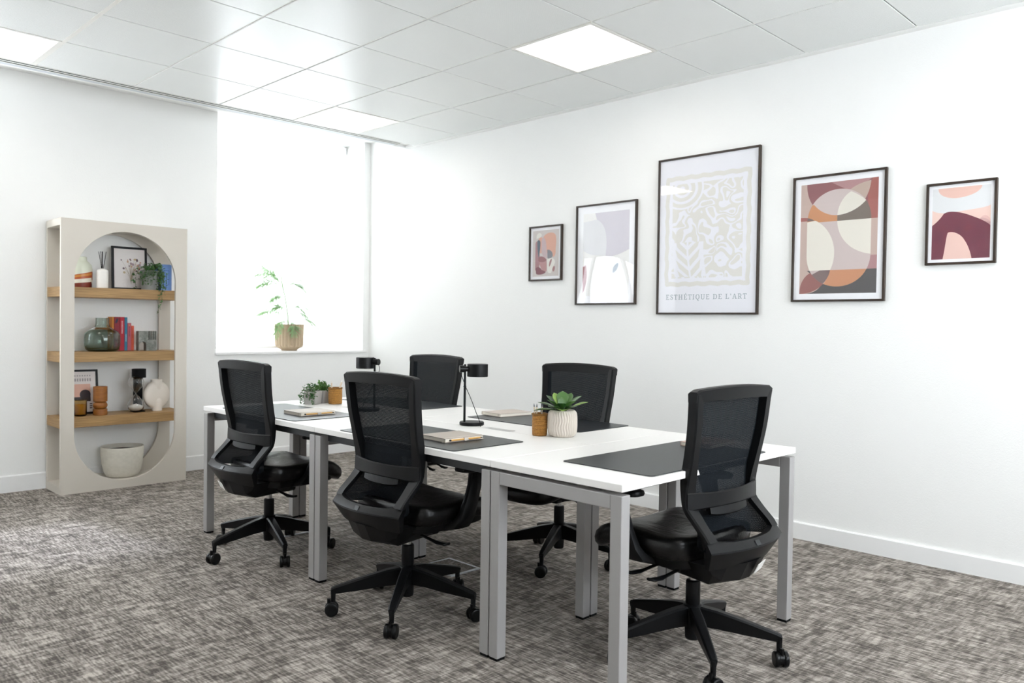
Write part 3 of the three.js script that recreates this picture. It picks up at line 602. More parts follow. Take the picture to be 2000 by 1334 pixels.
const cubePot = (w, h) => loft([[w * 0.88, 0], [w * 0.9, 0.002], [w, h - 0.002], [w - 0.002, h], [w - 0.012, h], [w - 0.014, h - 0.012]].map(([s, y]) => { const o = [], n = 24; for (let i = 0; i < n; i++) { const q = (-i / n) * 2 * Math.PI + Math.PI / 4, c = Math.cos(q), d = Math.sin(q), p = 2 / 9; o.push(V((s / 2) * Math.sign(c) * Math.pow(Math.abs(c), p), y, (s / 2) * Math.sign(d) * Math.pow(Math.abs(d), p))); } return o; }), { crease: 0.7 });
const concrete = std(0xa5a29d, 0.85);
{
  const t = thing('trailing_planter', 'small grey planter with long trailing leaves hanging over its side', 'potted plant', [-1.936, DH, 2.196], 0.5);
  obj('pot', cubePot(0.085, 0.078), concrete, t);
  trailing(t, 'foliage', std(0x426b3c, 0.6), 5, 17, { y0: 0.074, drop: 0.075, out: 0.06, leafLen: 0.014, leafW: 0.0055, step: 0.009 });
  const u = thing('bushy_planter', 'small grey planter with short bushy greenery beside the far woven cup', 'potted plant', [-1.846, DH, 2.155], 0.4);
  obj('pot', cubePot(0.082, 0.078), concrete, u);
  trailing(u, 'foliage', std(0x4d7a36, 0.6), 8, 22, { y0: 0.082, drop: -0.026, out: 0.034, leafLen: 0.016, leafW: 0.005, step: 0.008 });
}

// ---------------------------------------------------------------- bookcase
const SX0 = -2.792, SX1 = -1.918, SZ1 = 0.35, STOP = 1.92;
{
  const t = thing('bookcase', 'beige bookcase with tall oval opening and oak shelves against the wall', 'bookcase', [(SX0 + SX1) / 2, 0, 0]);
  const hw = (SX1 - SX0) / 2, ow = 0.35, oy0 = 0.058, oy1 = 1.857, th = 0.022;
  const panel = () => {
    const s = new THREE.Shape([new THREE.Vector2(-hw, 0), new THREE.Vector2(hw, 0), new THREE.Vector2(hw, STOP), new THREE.Vector2(-hw, STOP)]), h = new THREE.Path();
    h.moveTo(-ow, oy0 + ow); h.lineTo(-ow, oy1 - ow); h.absarc(0, oy1 - ow, ow, Math.PI, 0, true); h.lineTo(ow, oy0 + ow); h.absarc(0, oy0 + ow, ow, 0, Math.PI, true);
    s.holes.push(h);
    return new THREE.ExtrudeGeometry(s, { depth: th - 0.002, bevelEnabled: true, bevelThickness: 0.001, bevelSize: 0.001, bevelOffset: -0.001, bevelSegments: 1, curveSegments: 40 });
  };
  obj('front_panel', panel().translate(0, 0, SZ1 - th + 0.001), M.shelf, t);
  obj('back_panel', panel().translate(0, 0, 0.016), M.shelf, t);
  obj('top_panel', rspan(-hw, hw, STOP - 0.05, STOP, 0.0375, SZ1 - th, 0.001), M.shelf, t);
  obj('bottom_panel', rspan(-hw, hw, 0, 0.056, 0.0375, SZ1 - th, 0.001), M.shelf, t);
  for (const y of [0.53, 0.99, 1.447]) obj('shelf_board', metricUV(rspan(-hw + 0.0, hw - 0.0, y - 0.07, y, 0.0375, SZ1 - th - 0.0005, 0.002)), M.oak, t);
}
const S1 = 1.4475, S2 = 0.9905, S3 = 0.5305, S0 = 0.0565;
const onShelf = (name, label, category, x, y, z, turn = 0, group) => thing(name, label, category, [x, y, z], turn, group);
// top shelf
{
  const paint = canvasTexture(256, 256, (c) => {
    c.fillStyle = '#dfe2cf'; c.fillRect(0, 0, 256, 256);
    c.fillStyle = '#7c2f1f'; c.fillRect(0, 196, 256, 60);
    c.fillStyle = '#e9e5d5'; c.beginPath(); c.moveTo(0, 190); c.bezierCurveTo(60, 215, 120, 205, 256, 175); c.lineTo(256, 205); c.bezierCurveTo(150, 235, 60, 235, 0, 215); c.fill();
    c.fillStyle = '#b4552a'; c.beginPath(); c.moveTo(0, 120); c.bezierCurveTo(50, 150, 110, 190, 150, 170); c.bezierCurveTo(190, 150, 220, 140, 256, 120); c.lineTo(256, 170); c.bezierCurveTo(160, 205, 70, 205, 0, 188); c.fill();
    c.fillStyle = '#cf8a3c'; c.beginPath(); c.moveTo(110, 170); c.bezierCurveTo(160, 180, 200, 150, 256, 130); c.lineTo(256, 150); c.bezierCurveTo(200, 170, 150, 195, 110, 170); c.fill();
  });
  const t = onShelf('painted_vase', 'cream vase with rust painted bands at the left of the top shelf', 'vase', -2.605, S1, 0.15, 0.9);
  obj('body', byHeight(lathe([[0.0001, 0], [0.066, 0], [0.071, 0.006], [0.074, 0.06], [0.076, 0.13], [0.07, 0.165], [0.05, 0.188], [0.04, 0.196], [0.039, 0.222], [0.034, 0.224], [0.033, 0.2], [0.0001, 0.19]], 44), 0.225), std(0xffffff, 0.35, { map: paint }), t);
  const d = onShelf('reed_diffuser', 'white reed diffuser bottle with black sticks on the top shelf', 'diffuser', -2.49, S1, 0.245);
  obj('bottle', lathe([[0.0001, 0], [0.036, 0], [0.038, 0.003], [0.038, 0.118], [0.034, 0.13], [0.024, 0.137], [0.014, 0.139], [0.013, 0.142], [0.0001, 0.142]], 36), std(0xefece6, 0.5), d);
  const reeds = [];
  for (const [a, l] of [[0.3, 0.14], [2.2, 0.16], [3.3, 0.12], [5.0, 0.15], [1.2, 0.1]]) reeds.push(cyl(0.0018, 0.0018, 0.16, 0, 0, 0, 6).rotateX(l * Math.cos(a)).rotateZ(l * Math.sin(a)).translate(-0.04 * l * Math.sin(a) * 2, 0.185, 0.04 * l * Math.cos(a) * 2));
  reeds.forEach((g) => obj('reed', g, M.rubber, d));
}
function leaningFrame(name, label, x, y, z, w, h, lean, turn, tex, border = 0.016) {
  const t = onShelf(name, label, 'picture', x, y, z, turn);
  const g = new THREE.Group(); // geometry baked below
  const bake = (geo) => geo.rotateX(-lean);
  obj('frame', [bake(rspan(-w / 2, w / 2, 0, border, -0.018, 0, 0.001)), bake(rspan(-w / 2, w / 2, h - border, h, -0.018, 0, 0.001)), bake(rspan(-w / 2, -w / 2 + border, border, h - border, -0.018, 0, 0.001)), bake(rspan(w / 2 - border, w / 2, border, h - border, -0.018, 0, 0.001))], M.black, t);
  obj('print', bake(new THREE.BoxGeometry(w - 2 * border, h - 2 * border, 0.003).translate(0, h / 2, -0.0085)), [std(0xe8e4de, 0.8), std(0xe8e4de, 0.8), std(0xe8e4de, 0.8), std(0xe8e4de, 0.8), std(0xffffff, 0.8, { map: tex }), std(0xe8e4de, 0.8)], t);
  obj('glass', bake(new THREE.PlaneGeometry(w - 2 * border, h - 2 * border).translate(0, h / 2, -0.004)), M.acrylic, t);
}
leaningFrame('framed_flower_print', 'black framed print of dried flowers leaning at the back of the top shelf', -2.253, S1, 0.12, 0.255, 0.325, 0.05, 0.0, canvasTexture(384, 512, (c) => {
  c.fillStyle = '#e6dfdc'; c.fillRect(0, 0, 384, 512);
  const r = rng(91);
  for (let i = 0; i < 30; i++) {
    const x = 90 + r() * 240, y = 130 + r() * 190; c.strokeStyle = '#a3937d'; c.lineWidth = 2; c.beginPath(); c.moveTo(210, 460); c.quadraticCurveTo(205 + (r() - 0.5) * 30, 330, x, y); c.stroke();
    c.fillStyle = ['#b98a6c', '#6d4a56', '#c7a58f', '#9a7c86', '#b9a37a', '#54343e'][Math.floor(r() * 6)]; const k = 5 + r() * 12;
    for (let p = 0; p < 7; p++) { c.beginPath(); c.ellipse(x + Math.cos(p * 0.9) * k * 0.6, y + Math.sin(p * 0.9) * k * 0.6, k * 0.5, k * 0.3, p * 0.9, 0, 7); c.fill(); }
  }
}));
{
  const t = onShelf('hanging_plant_pot', 'grey pot with ivy trailing over the edge of the top shelf', 'potted plant', -2.15, S1, 0.225);
  obj('pot', lathe([[0.0001, 0], [0.056, 0], [0.058, 0.003], [0.066, 0.145], [0.062, 0.147], [0.058, 0.135], [0.0001, 0.132]], 36), std(0x8b8c89, 0.8), t);
  trailing(t, 'foliage', std(0x3f6a38, 0.6), 15, 24, { y0: 0.15, drop: 0.12, out: 0.085, leafLen: 0.017, leafW: 0.0065, step: 0.012, dirs: [-0.5, 3.4] });
  trailing(t, 'foliage', std(0x486f3c, 0.6), 19, 5, { y0: 0.15, drop: 0.3, out: 0.122, leafLen: 0.016, leafW: 0.006, step: 0.012, dirs: [0.95, 1.3] });
  const b = onShelf('book', 'light blue book standing at the right end of the top shelf', 'book', -2.028, S1, 0.17, 0, 'books standing on the bookcase');
  const blueTex = canvasTexture(128, 400, (c) => { c.fillStyle = '#6f93cf'; c.fillRect(0, 0, 128, 400); c.strokeStyle = '#2f4f94'; c.lineWidth = 5; c.strokeRect(30, 90, 64, 220); c.fillStyle = '#2f4f94'; for (let i = 0; i < 8; i++) c.fillRect(56, 130 + i * 18, 12, 8); c.beginPath(); c.arc(64, 345, 9, 0, 7); c.fill(); });
  const blueM = std(0x5f86c6, 0.6);
  obj('cover', [rspan(-0.042, -0.039, 0, 0.2, -0.075, 0.072, 0.001), rspan(0.033, 0.036, 0, 0.2, -0.075, 0.072, 0.001), rspan(-0.042, 0.036, 0, 0.2, 0.069, 0.0725, 0.001)], blueM, b);
  obj('spine', new THREE.PlaneGeometry(0.076, 0.198).translate(-0.003, 0.1, 0.0732), std(0xffffff, 0.6, { map: blueTex }), b);
  obj('pages', span(-0.039, 0.033, 0.004, 0.196, -0.072, 0.069), M.paper, b);
}
// second shelf
{
  const t = onShelf('glass_vase', 'bulbous green glass vase on the second shelf', 'vase', -2.476, S2, 0.205);
  const outer = [[0.0001, 0.003], [0.09, 0], [0.108, 0.012], [0.118, 0.04], [0.12, 0.085], [0.117, 0.125], [0.1, 0.148], [0.07, 0.163], [0.051, 0.178], [0.045, 0.2], [0.0445, 0.243]];
  const inner = [[0.041, 0.243], [0.0415, 0.2], [0.047, 0.18], [0.068, 0.166], [0.098, 0.144], [0.112, 0.122], [0.1155, 0.085], [0.1135, 0.042], [0.104, 0.017], [0.088, 0.007], [0.0001, 0.009]];
  obj('body', lathe([...outer, ...inner], 56), phys(0xffffff, 0.02, { transmission: 1, thickness: 0.01, ior: 1.48, attenuationColor: new THREE.Color(0x5d7a68), attenuationDistance: 0.02 }), t);
  const books = [
    [0.016, 0.252, 0xc97a1e, 'orange book at the left of the red books on the second shelf', 0],
    [0.04, 0.252, 0x8f1a2a, 'dark red book with printed spine on the second shelf', 1],
    [0.034, 0.252, 0xb8192f, 'bright red book with pale lettering on the second shelf', 2],
    [0.021, 0.25, 0x2b7c9e, 'blue book between the red and pink books', 3],
    [0.028, 0.207, 0xc25d68, 'pink book beside the blue book on the second shelf', 4],
    [0.02, 0.187, 0xdf5a3c, 'short coral book beside the grey bookend', 5],
  ];
  let x = -2.384;
  for (const [w, h, color, label, k] of books) {
    const b = onShelf('book', label, 'book', x + w / 2, S2, 0.082, 0, 'books standing on the bookcase');
    const m = std(color, 0.55), d = 0.085;
    obj('cover', [rspan(-w / 2 + 0.0004, -w / 2 + 0.0024, 0, h, -d / 2, d / 2, 0.0009), rspan(w / 2 - 0.0024, w / 2 - 0.0004, 0, h, -d / 2, d / 2, 0.0009), rspan(-w / 2 + 0.0004, w / 2 - 0.0004, 0, h, d / 2 - 0.003, d / 2, 0.0009)], m, b);
    obj('pages', span(-w / 2 + 0.0024, w / 2 - 0.0024, 0.003, h - 0.003, -d / 2 + 0.003, d / 2 - 0.003), M.paper, b);
    if (k) {
      const tx = canvasTexture(64, 512, (c) => {
        c.fillStyle = '#' + new THREE.Color(color).getHexString(); c.fillRect(0, 0, 64, 512);
        const q = rng(k * 7 + 3), mark = ['', '#2b2440', '#efc9cb', '#dce9ee', '#7c2036', '#7a1f14'][k];
        c.fillStyle = mark;
        if (k === 1) { c.beginPath(); c.ellipse(28, 60, 14, 40, 0.3, 0, 7); c.fill(); c.fillStyle = '#c43a62'; c.beginPath(); c.ellipse(38, 420, 14, 50, -0.2, 0, 7); c.fill(); }
        else for (let y = k === 3 ? 260 : 60, e = k === 3 ? 370 : 250; y < e; y += 9 + q() * 6) c.fillRect(22, y, 20, 5 + q() * 3);
        if (k === 4) { c.fillStyle = '#e0913a'; c.beginPath(); c.arc(32, 38, 12, 0, 7); c.fill(); }
      });
      obj('spine', new THREE.PlaneGeometry(w - 0.003, h - 0.002).translate(0, h / 2, d / 2 + 0.0006), std(0xffffff, 0.55, { map: tx }), b);
    }
    x += w;
  }
  const s = new THREE.Shape();
  s.moveTo(-0.066, 0); s.lineTo(-0.058, 0); s.lineTo(-0.058, 0.046); s.absarc(-0.034, 0.046, 0.024, Math.PI, 0, true); s.lineTo(-0.01, 0); s.lineTo(0.066, 0); s.lineTo(0.066, 0.148);
  for (let i = 0; i < 4; i++) { const a = 0.059 - i * 0.015; s.lineTo(a, 0.148); s.lineTo(a, 0.083); s.lineTo(a - 0.007, 0.083); s.lineTo(a - 0.007, 0.148); }
  s.lineTo(-0.066, 0.148); s.closePath();
  const stone = (() => { const a = lattice(9, 9, 81), b = lattice(40, 40, 82); return dataTexture(128, 128, (px, py) => { const l = clamp(0.6 * a(px / 14.2, py / 14.2) + 0.5 * b(px / 3.2, py / 3.2), 0, 1); return [lerp(88, 158, l), lerp(92, 160, l), lerp(88, 152, l)]; }); })();
  stone.repeat.set(6, 6);
  single('bookend', 'grey stone bookend with arch and slots beside the coral book', 'bookend', metricUV(new THREE.ExtrudeGeometry(s, { depth: 0.05, bevelEnabled: true, bevelThickness: 0.0015, bevelSize: 0.001, bevelOffset: -0.001, bevelSegments: 1, curveSegments: 16 })).translate(-2.157, S2, 0.16), std(0xffffff, 0.6, { map: stone }));
}
// third shelf
leaningFrame('framed_text_print', 'black framed pink print leaning behind the candle on the third shelf', -2.59, S3, 0.13, 0.235, 0.325, 0.1, 0.0, canvasTexture(256, 360, (c) => {
  c.fillStyle = '#e9e2df'; c.fillRect(0, 0, 256, 360); c.fillStyle = '#e3b5a2'; c.fillRect(40, 110, 170, 130);
  c.fillStyle = '#3a3338'; c.beginPath(); c.ellipse(165, 205, 46, 44, 0, 0, 7); c.fill(); c.fillRect(60, 225, 150, 40);
  c.fillStyle = '#a59c9c'; for (let i = 0; i < 9; i++) { c.fillRect(36 + i * 21, 60, 12, 26); c.fillRect(36 + i * 21, 30, 9, 12); }
  c.fillStyle = '#3a3338'; for (let i = 0; i < 3; i++) c.fillRect(200, 285 + i * 18, 22, 9);
}), 0.015);
{
  const t = onShelf('candle_jar', 'amber glass candle jar at the left of the third shelf', 'candle', -2.628, S3, 0.225);
  obj('jar', lathe([[0.0001, 0.002], [0.036, 0], [0.041, 0.006], [0.042, 0.02], [0.042, 0.112], [0.0395, 0.112], [0.039, 0.012], [0.0001, 0.01]], 40), phys(0xffffff, 0.03, { transmission: 1, thickness: 0.004, ior: 1.48, attenuationColor: new THREE.Color(0xb07a1c), attenuationDistance: 0.012 }), t);
  obj('wax', lathe([[0.0001, 0.0105], [0.038, 0.0125], [0.0385, 0.078], [0.0001, 0.078]], 32), std(0xd9a83a, 0.6), t);
  const w = onShelf('wooden_candle_holder', 'turned brown wooden candle holder on the third shelf', 'candle holder', -2.5, S3, 0.24);
  const brown = std(0xffffff, 0.5, { map: (() => { const x = oakTex.clone(); x.repeat.set(1, 1); x.needsUpdate = true; return x; })(), color: 0xe0b068 });
  obj('base', lathe([[0.0001, 0], [0.046, 0], [0.047, 0.002], [0.047, 0.042], [0.044, 0.045], [0.034, 0.046]], 40), brown, w);
  obj('ring', lathe([[0.03, 0.046], [0.042, 0.051], [0.0475, 0.064], [0.0475, 0.075], [0.042, 0.089], [0.034, 0.093]], 40), brown, w);
  obj('cup', lathe([[0.034, 0.093], [0.046, 0.098], [0.047, 0.102], [0.047, 0.205], [0.045, 0.207], [0.041, 0.206], [0.04, 0.12], [0.0001, 0.118]], 40), brown, w);
  // hourglass in a black holder
  const h = onShelf('hourglass', 'glass hourglass with white sand and black holder on the third shelf', 'hourglass', -2.228, S3, 0.19);
  obj('holder', [cyl(0.05, 0.05, 0.066, 0.016, 0.29, 0, 40), rspan(-0.012, 0.05, 0.006, 0.262, -0.046, -0.012, 0.006), rspan(-0.03, 0.054, 0, 0.008, -0.048, 0.03, 0.003)], M.rubber, h);
  const bulb = [[0.0001, 0], [0.03, 0.002], [0.052, 0.016], [0.058, 0.04], [0.05, 0.072], [0.024, 0.108], [0.0055, 0.128], [0.0055, 0.136], [0.024, 0.156], [0.05, 0.192], [0.056, 0.222], [0.046, 0.248], [0.024, 0.26], [0.0001, 0.262]];
  const inside = bulb.slice(1, -1).map(([r, y]) => [Math.max(0.003, r - 0.0022), y * 0.984 + 0.002]).reverse();
  const g = obj('glass', lathe([...bulb.slice(0, -1), [0.02, 0.262], ...inside, [0.0001, 0.003]], 44).translate(-0.016, 0.008, 0.03), phys(0xffffff, 0, { transmission: 1, thickness: 0.002, ior: 1.45 }), h);
  obj('sand', lathe([[0.0001, 0.0045], [0.026, 0.006], [0.046, 0.018], [0.0525, 0.036], [0.03, 0.046], [0.0001, 0.054]], 36).translate(-0.016, 0.0085, 0.03), std(0xefeae0, 0.9), g);
  // disc vase
  const cream = std(0xe6ddd2, 0.75);
  const v = onShelf('disc_vase', 'matte cream round disc vase at the right of the third shelf', 'vase', -2.082, S3, 0.19, 0.25);
  obj('body', lathe([[0.0001, -0.034], [0.06, -0.033], [0.092, -0.026], [0.105, -0.012], [0.107, 0], [0.105, 0.012], [0.092, 0.026], [0.06, 0.033], [0.0001, 0.034]], 48).rotateX(Math.PI / 2).translate(0, 0.122, 0), cream, v);
  obj('neck', lathe([[0.0001, 0.155], [0.03, 0.156], [0.036, 0.17], [0.038, 0.2], [0.041, 0.236], [0.039, 0.239], [0.034, 0.236], [0.031, 0.2], [0.0001, 0.19]], 36), cream, v);
  obj('foot', [cyl(0.037, 0.037, 0.07, 0, 0.035, 0.006, 32), new THREE.SphereGeometry(0.037, 28, 14, 0, 6.2832, 0, Math.PI / 2).translate(0, 0.07, 0.006)], cream, v);
}
// bottom
{
  const t = onShelf('planter_pot', 'large empty speckled white pot on the bottom of the bookcase', 'pot', -2.322, S0, 0.17);
  const speck = (() => { const a = lattice(50, 50, 95), b = lattice(10, 24, 96); return dataTexture(256, 256, (x, y) => { const l = clamp(0.6 + 0.5 * (a(x / 5.1, y / 5.1) - 0.5) + 0.4 * (b(x / 25, y / 10.7) - 0.5), 0, 1); return [lerp(210, 228, l), lerp(205, 223, l), lerp(192, 211, l)]; }); })();
  obj('pot', lathe([[0.0001, 0], [0.095, 0], [0.108, 0.006], [0.126, 0.04], [0.139, 0.1], [0.146, 0.17], [0.148, 0.218], [0.145, 0.224], [0.136, 0.222], [0.13, 0.15], [0.118, 0.06], [0.0001, 0.03]], 56), std(0xffffff, 0.8, { map: speck }), t);
  obj('soil', lathe([[0.134, 0.192], [0.0001, 0.196]], 36), std(0x17130f, 1), t);
}

// ---------------------------------------------------------------- fern on the window sill
{
  const t = thing('potted_fern', 'feathery fern in a fluted tan pot on the window sill', 'potted plant', [-0.765, SILL + 0.001, -0.15]);
  const prof = [[0, 0.07], [0.012, 0.082], [0.03, 0.108], [0.05, 0.117], [0.12, 0.119], [0.238, 0.122]], nr = 24;
  obj('pot', [sheet((u, v) => { const a = -u * 2 * Math.PI, y = 0.238 * v, k = Math.abs(Math.cos(nr * a / 2)), r = smooth1(prof, y) + 0.0105 * k * sstep(v, 0.06, 0.2) - 0.003; return V(r * Math.cos(a), y, r * Math.sin(a)); }, 192, 24), lathe([[0.124, 0.238], [0.108, 0.237], [0.105, 0.2], [0.0001, 0.198]], 48)], std(0xc0ab90, 0.7), t);
  obj('soil', lathe([[0.106, 0.2], [0.0001, 0.205]], 30), std(0x3a3026, 1), t);
  const fernGreen = phys(0xb4d6a2, 1, { transmission: 0.4, thickness: 0, side: THREE.DoubleSide }), stemM = std(0x8fae7a, 0.7);
  const stemPts = [V(-0.005, 0.2, 0), V(-0.012, 0.27, 0), V(-0.03, 0.38, 0.005), V(-0.05, 0.48, 0.01), V(-0.072, 0.56, 0.01), V(-0.095, 0.68, 0.01)];
  obj('stem', [tube(stemPts, 0.0045, 30, 6), tube([V(-0.02, 0.2, 0.02), V(-0.03, 0.26, 0.02), V(-0.05, 0.33, 0.02)], 0.0028, 14, 6)], stemM, t);
  const r = rng(77);
  const frond = (start, ctrl, end, n, len) => {
    const c = new THREE.QuadraticBezierCurve3(V(...start), V(...ctrl), V(...end)), geos = [new THREE.TubeGeometry(c, 16, 0.0013, 5)], q = new THREE.Quaternion(), m = new THREE.Matrix4();
    const needle = leafFlat(1, 0.036);
    for (let i = 1; i <= n; i++) for (const s of [-1, 1]) {
      const u = 0.18 + 0.82 * (i / n), p = c.getPoint(u), d = c.getTangent(u), side = V(0, 1, 0).cross(d).normalize(), dir = d.clone().multiplyScalar(0.6).add(side.multiplyScalar(s * (0.45 + 0.5 * r()))).add(V(0, -0.75 + 1.1 * r(), 0)).normalize(), l = len * Math.sin(Math.PI * (0.12 + 0.8 * (i / n))) * (0.8 + 0.4 * r());
      q.setFromUnitVectors(V(0, 0, 1), dir); m.compose(p, q, V(l, l, l)); geos.push(needle.clone().applyMatrix4(m));
    }
    obj('frond', geos, fernGreen, t);
  };
  const F = [
    [[-0.07, 0.55, 0.01], [-0.16, 0.74, 0.04], [-0.42, 0.66, 0.08]], [[-0.07, 0.55, 0.01], [-0.2, 0.68, 0.0], [-0.34, 0.55, 0.02]], [[-0.07, 0.55, 0.01], [-0.13, 0.7, -0.02], [-0.3, 0.75, -0.03]],
    [[-0.07, 0.55, 0.01], [-0.02, 0.72, 0.0], [0.16, 0.62, 0.03]], [[-0.07, 0.55, 0.01], [0.03, 0.68, 0.03], [0.14, 0.52, 0.05]],
    [[-0.02, 0.3, 0.0], [0.06, 0.5, 0.02], [0.17, 0.28, 0.04]], [[-0.01, 0.25, 0.0], [0.14, 0.38, 0.03], [0.3, 0.16, 0.06]], [[-0.02, 0.3, 0.0], [0.1, 0.48, 0.0], [0.2, 0.36, 0.0]],
    [[-0.03, 0.27, 0.01], [-0.2, 0.42, 0.03], [-0.35, 0.31, 0.05]], [[-0.02, 0.24, 0.02], [-0.15, 0.33, 0.08], [-0.19, 0.1, 0.1]], [[-0.02, 0.3, 0.01], [0.08, 0.44, 0.05], [0.2, 0.2, 0.09]], [[-0.07, 0.55, 0.01], [0.02, 0.66, 0.05], [0.17, 0.56, 0.1]], [[0, 0.24, 0.02], [-0.03, 0.3, 0.14], [-0.035, 0.12, 0.15]],
    [[-0.05, 0.45, 0.01], [-0.13, 0.53, 0.02], [-0.2, 0.44, 0.03]], [[-0.04, 0.36, 0.01], [-0.1, 0.42, 0.02], [-0.17, 0.38, 0.02]],
  ];
  F.forEach((f, i) => frond(...f, 44, i < 5 ? 0.1 : 0.085));
}

// ---------------------------------------------------------------- framed prints on the right wall
function wallPrint(z0, z1, y0, y1, label, draw, { px = 900, border = 0.0118, wavy = 0 } = {}) {
  const w = z1 - z0, h = y1 - y0, cy = (y0 + y1) / 2, cz = (z0 + z1) / 2;
  const t = thing('framed_print', label, 'framed print', [-0.001, cy, cz], -Math.PI / 2, 'framed abstract prints on the white wall');   // local x runs along +z, local z points into the room
  const D = 0.022, b = border;
  obj('frame', [metricUV(rspan(-w / 2, w / 2, -h / 2, -h / 2 + b, 0, D, 0.0012)), metricUV(rspan(-w / 2, w / 2, h / 2 - b, h / 2, 0, D, 0.0012)), metricUV(rspan(-w / 2, -w / 2 + b, -h / 2 + b, h / 2 - b, 0, D, 0.0012), 'y'), metricUV(rspan(w / 2 - b, w / 2, -h / 2 + b, h / 2 - b, 0, D, 0.0012), 'y')], M.darkWood, t);
  const iw = w - 2 * b, ih = h - 2 * b;
  const tex = canvasTexture(Math.round(px * iw / ih), px, draw);
  const plain = std(0xeeeef0, 0.8);
  obj('print', new THREE.BoxGeometry(iw, ih, 0.004).translate(0, 0, 0.008), [plain, plain, plain, plain, std(0xffffff, 0.75, { map: tex }), plain], t);
  const g = new THREE.PlaneGeometry(iw, ih, 24, 36), p = g.attributes.position;
  if (wavy) { for (let i = 0; i < p.count; i++) { const u = p.getX(i) / iw, v = p.getY(i) / ih; p.setZ(i, wavy * ((1 - 4 * u * u) * 0.6 * Math.cos(v * 5.2) + 0.25 * Math.sin(7 * u + 1) * Math.sin(6 * v))); } g.computeVertexNormals(); }
  obj('glass', g.translate(0, 0, 0.0145), M.acrylic, t);
}
const shape = (c, W, H, color, cmds) => { c.fillStyle = color; c.beginPath(); for (const [k, ...a] of cmds) { const q = a.map((v, i) => (i % 2 ? v * H : v * W)); c[k === 'M' ? 'moveTo' : k === 'L' ? 'lineTo' : k === 'Q' ? 'quadraticCurveTo' : 'bezierCurveTo'](...q); } c.closePath(); c.fill(); };
function insetCanvas(c, W, H, m, f) { c.fillStyle = '#f3f3f6'; c.fillRect(0, 0, W, H); c.save(); c.translate(m, m); c.beginPath(); c.rect(0, 0, W - 2 * m, H - 2 * m); c.clip(); f(W - 2 * m, H - 2 * m); c.restore(); }
wallPrint(2.145, 2.48, 1.565, 1.983, 'smallest print with peach and slate blobs, leftmost of the five frames', (c, W, H) => insetCanvas(c, W, H, W * 0.07, (w, h) => {
  c.fillStyle = '#cdc6c3'; c.fillRect(0, 0, w, h); const s = (...a) => shape(c, w, h, ...a);
  s('#e3e1da', [['M', 0.14, 0.12], ['C', 0.16, 0.03, 0.32, 0.04, 0.34, 0.1], ['C', 0.34, 0.16, 0.2, 0.16, 0.14, 0.18]]);
  s('#d8a793', [['M', 0.4, 0.16], ['C', 0.46, 0.05, 0.82, 0.02, 0.88, 0.14], ['C', 0.92, 0.3, 0.86, 0.4, 0.88, 0.5], ['C', 0.86, 0.58, 0.8, 0.6, 0.76, 0.58], ['L', 0.55, 0.5], ['C', 0.45, 0.35, 0.4, 0.3, 0.4, 0.16]]);
  s('#d8a793', [['M', 0.22, 0.2], ['C', 0.26, 0.12, 0.38, 0.14, 0.4, 0.2], ['L', 0.42, 0.48], ['L', 0.26, 0.5]]);
  s('#a87f83', [['M', 0.1, 0.3], ['C', 0.1, 0.22, 0.2, 0.2, 0.24, 0.26], ['L', 0.28, 0.6], ['C', 0.3, 0.8, 0.2, 0.9, 0.1, 0.86]]);
  s('#566574', [['M', 0.17, 0.24], ['C', 0.2, 0.18, 0.28, 0.2, 0.29, 0.26], ['C', 0.3, 0.4, 0.26, 0.5, 0.23, 0.6], ['C', 0.2, 0.5, 0.17, 0.36, 0.17, 0.24]]);
  s('#c3aeb2', [['M', 0.34, 0.2], ['C', 0.42, 0.1, 0.5, 0.2, 0.52, 0.32], ['L', 0.56, 0.6], ['C', 0.5, 0.64, 0.36, 0.56, 0.34, 0.46]]);
  s('#7f7f85', [['M', 0.56, 0.43], ['C', 0.68, 0.42, 0.8, 0.5, 0.76, 0.58], ['C', 0.7, 0.63, 0.6, 0.64, 0.57, 0.6]]);
  s('#96676c', [['M', 0.22, 0.6], ['C', 0.3, 0.52, 0.46, 0.58, 0.54, 0.64], ['C', 0.5, 0.72, 0.32, 0.72, 0.22, 0.66]]);
  s('#b98f8f', [['M', 0.26, 0.68], ['C', 0.4, 0.7, 0.5, 0.68, 0.54, 0.66], ['L', 0.55, 0.88], ['C', 0.44, 0.92, 0.3, 0.86, 0.26, 0.68]]);
  s('#83545f', [['M', 0.12, 0.82], ['C', 0.2, 0.76, 0.3, 0.8, 0.36, 0.86], ['L', 0.52, 0.9], ['C', 0.46, 0.97, 0.2, 0.97, 0.14, 0.94]]);
  s('#e3e1da', [['M', 0.56, 0.64], ['C', 0.7, 0.58, 0.88, 0.62, 0.86, 0.72], ['C', 0.8, 0.78, 0.76, 0.88, 0.72, 0.93], ['C', 0.64, 0.95, 0.56, 0.92, 0.57, 0.84]]);
  s('#a37a7b', [['M', 0.64, 0.8], ['C', 0.62, 0.7, 0.68, 0.63, 0.74, 0.63], ['C', 0.74, 0.7, 0.68, 0.78, 0.64, 0.8]]);
  s('#a37a7b', [['M', 0.76, 0.86], ['C', 0.78, 0.78, 0.86, 0.76, 0.86, 0.82], ['C', 0.86, 0.9, 0.78, 0.94, 0.76, 0.86]]);
}));
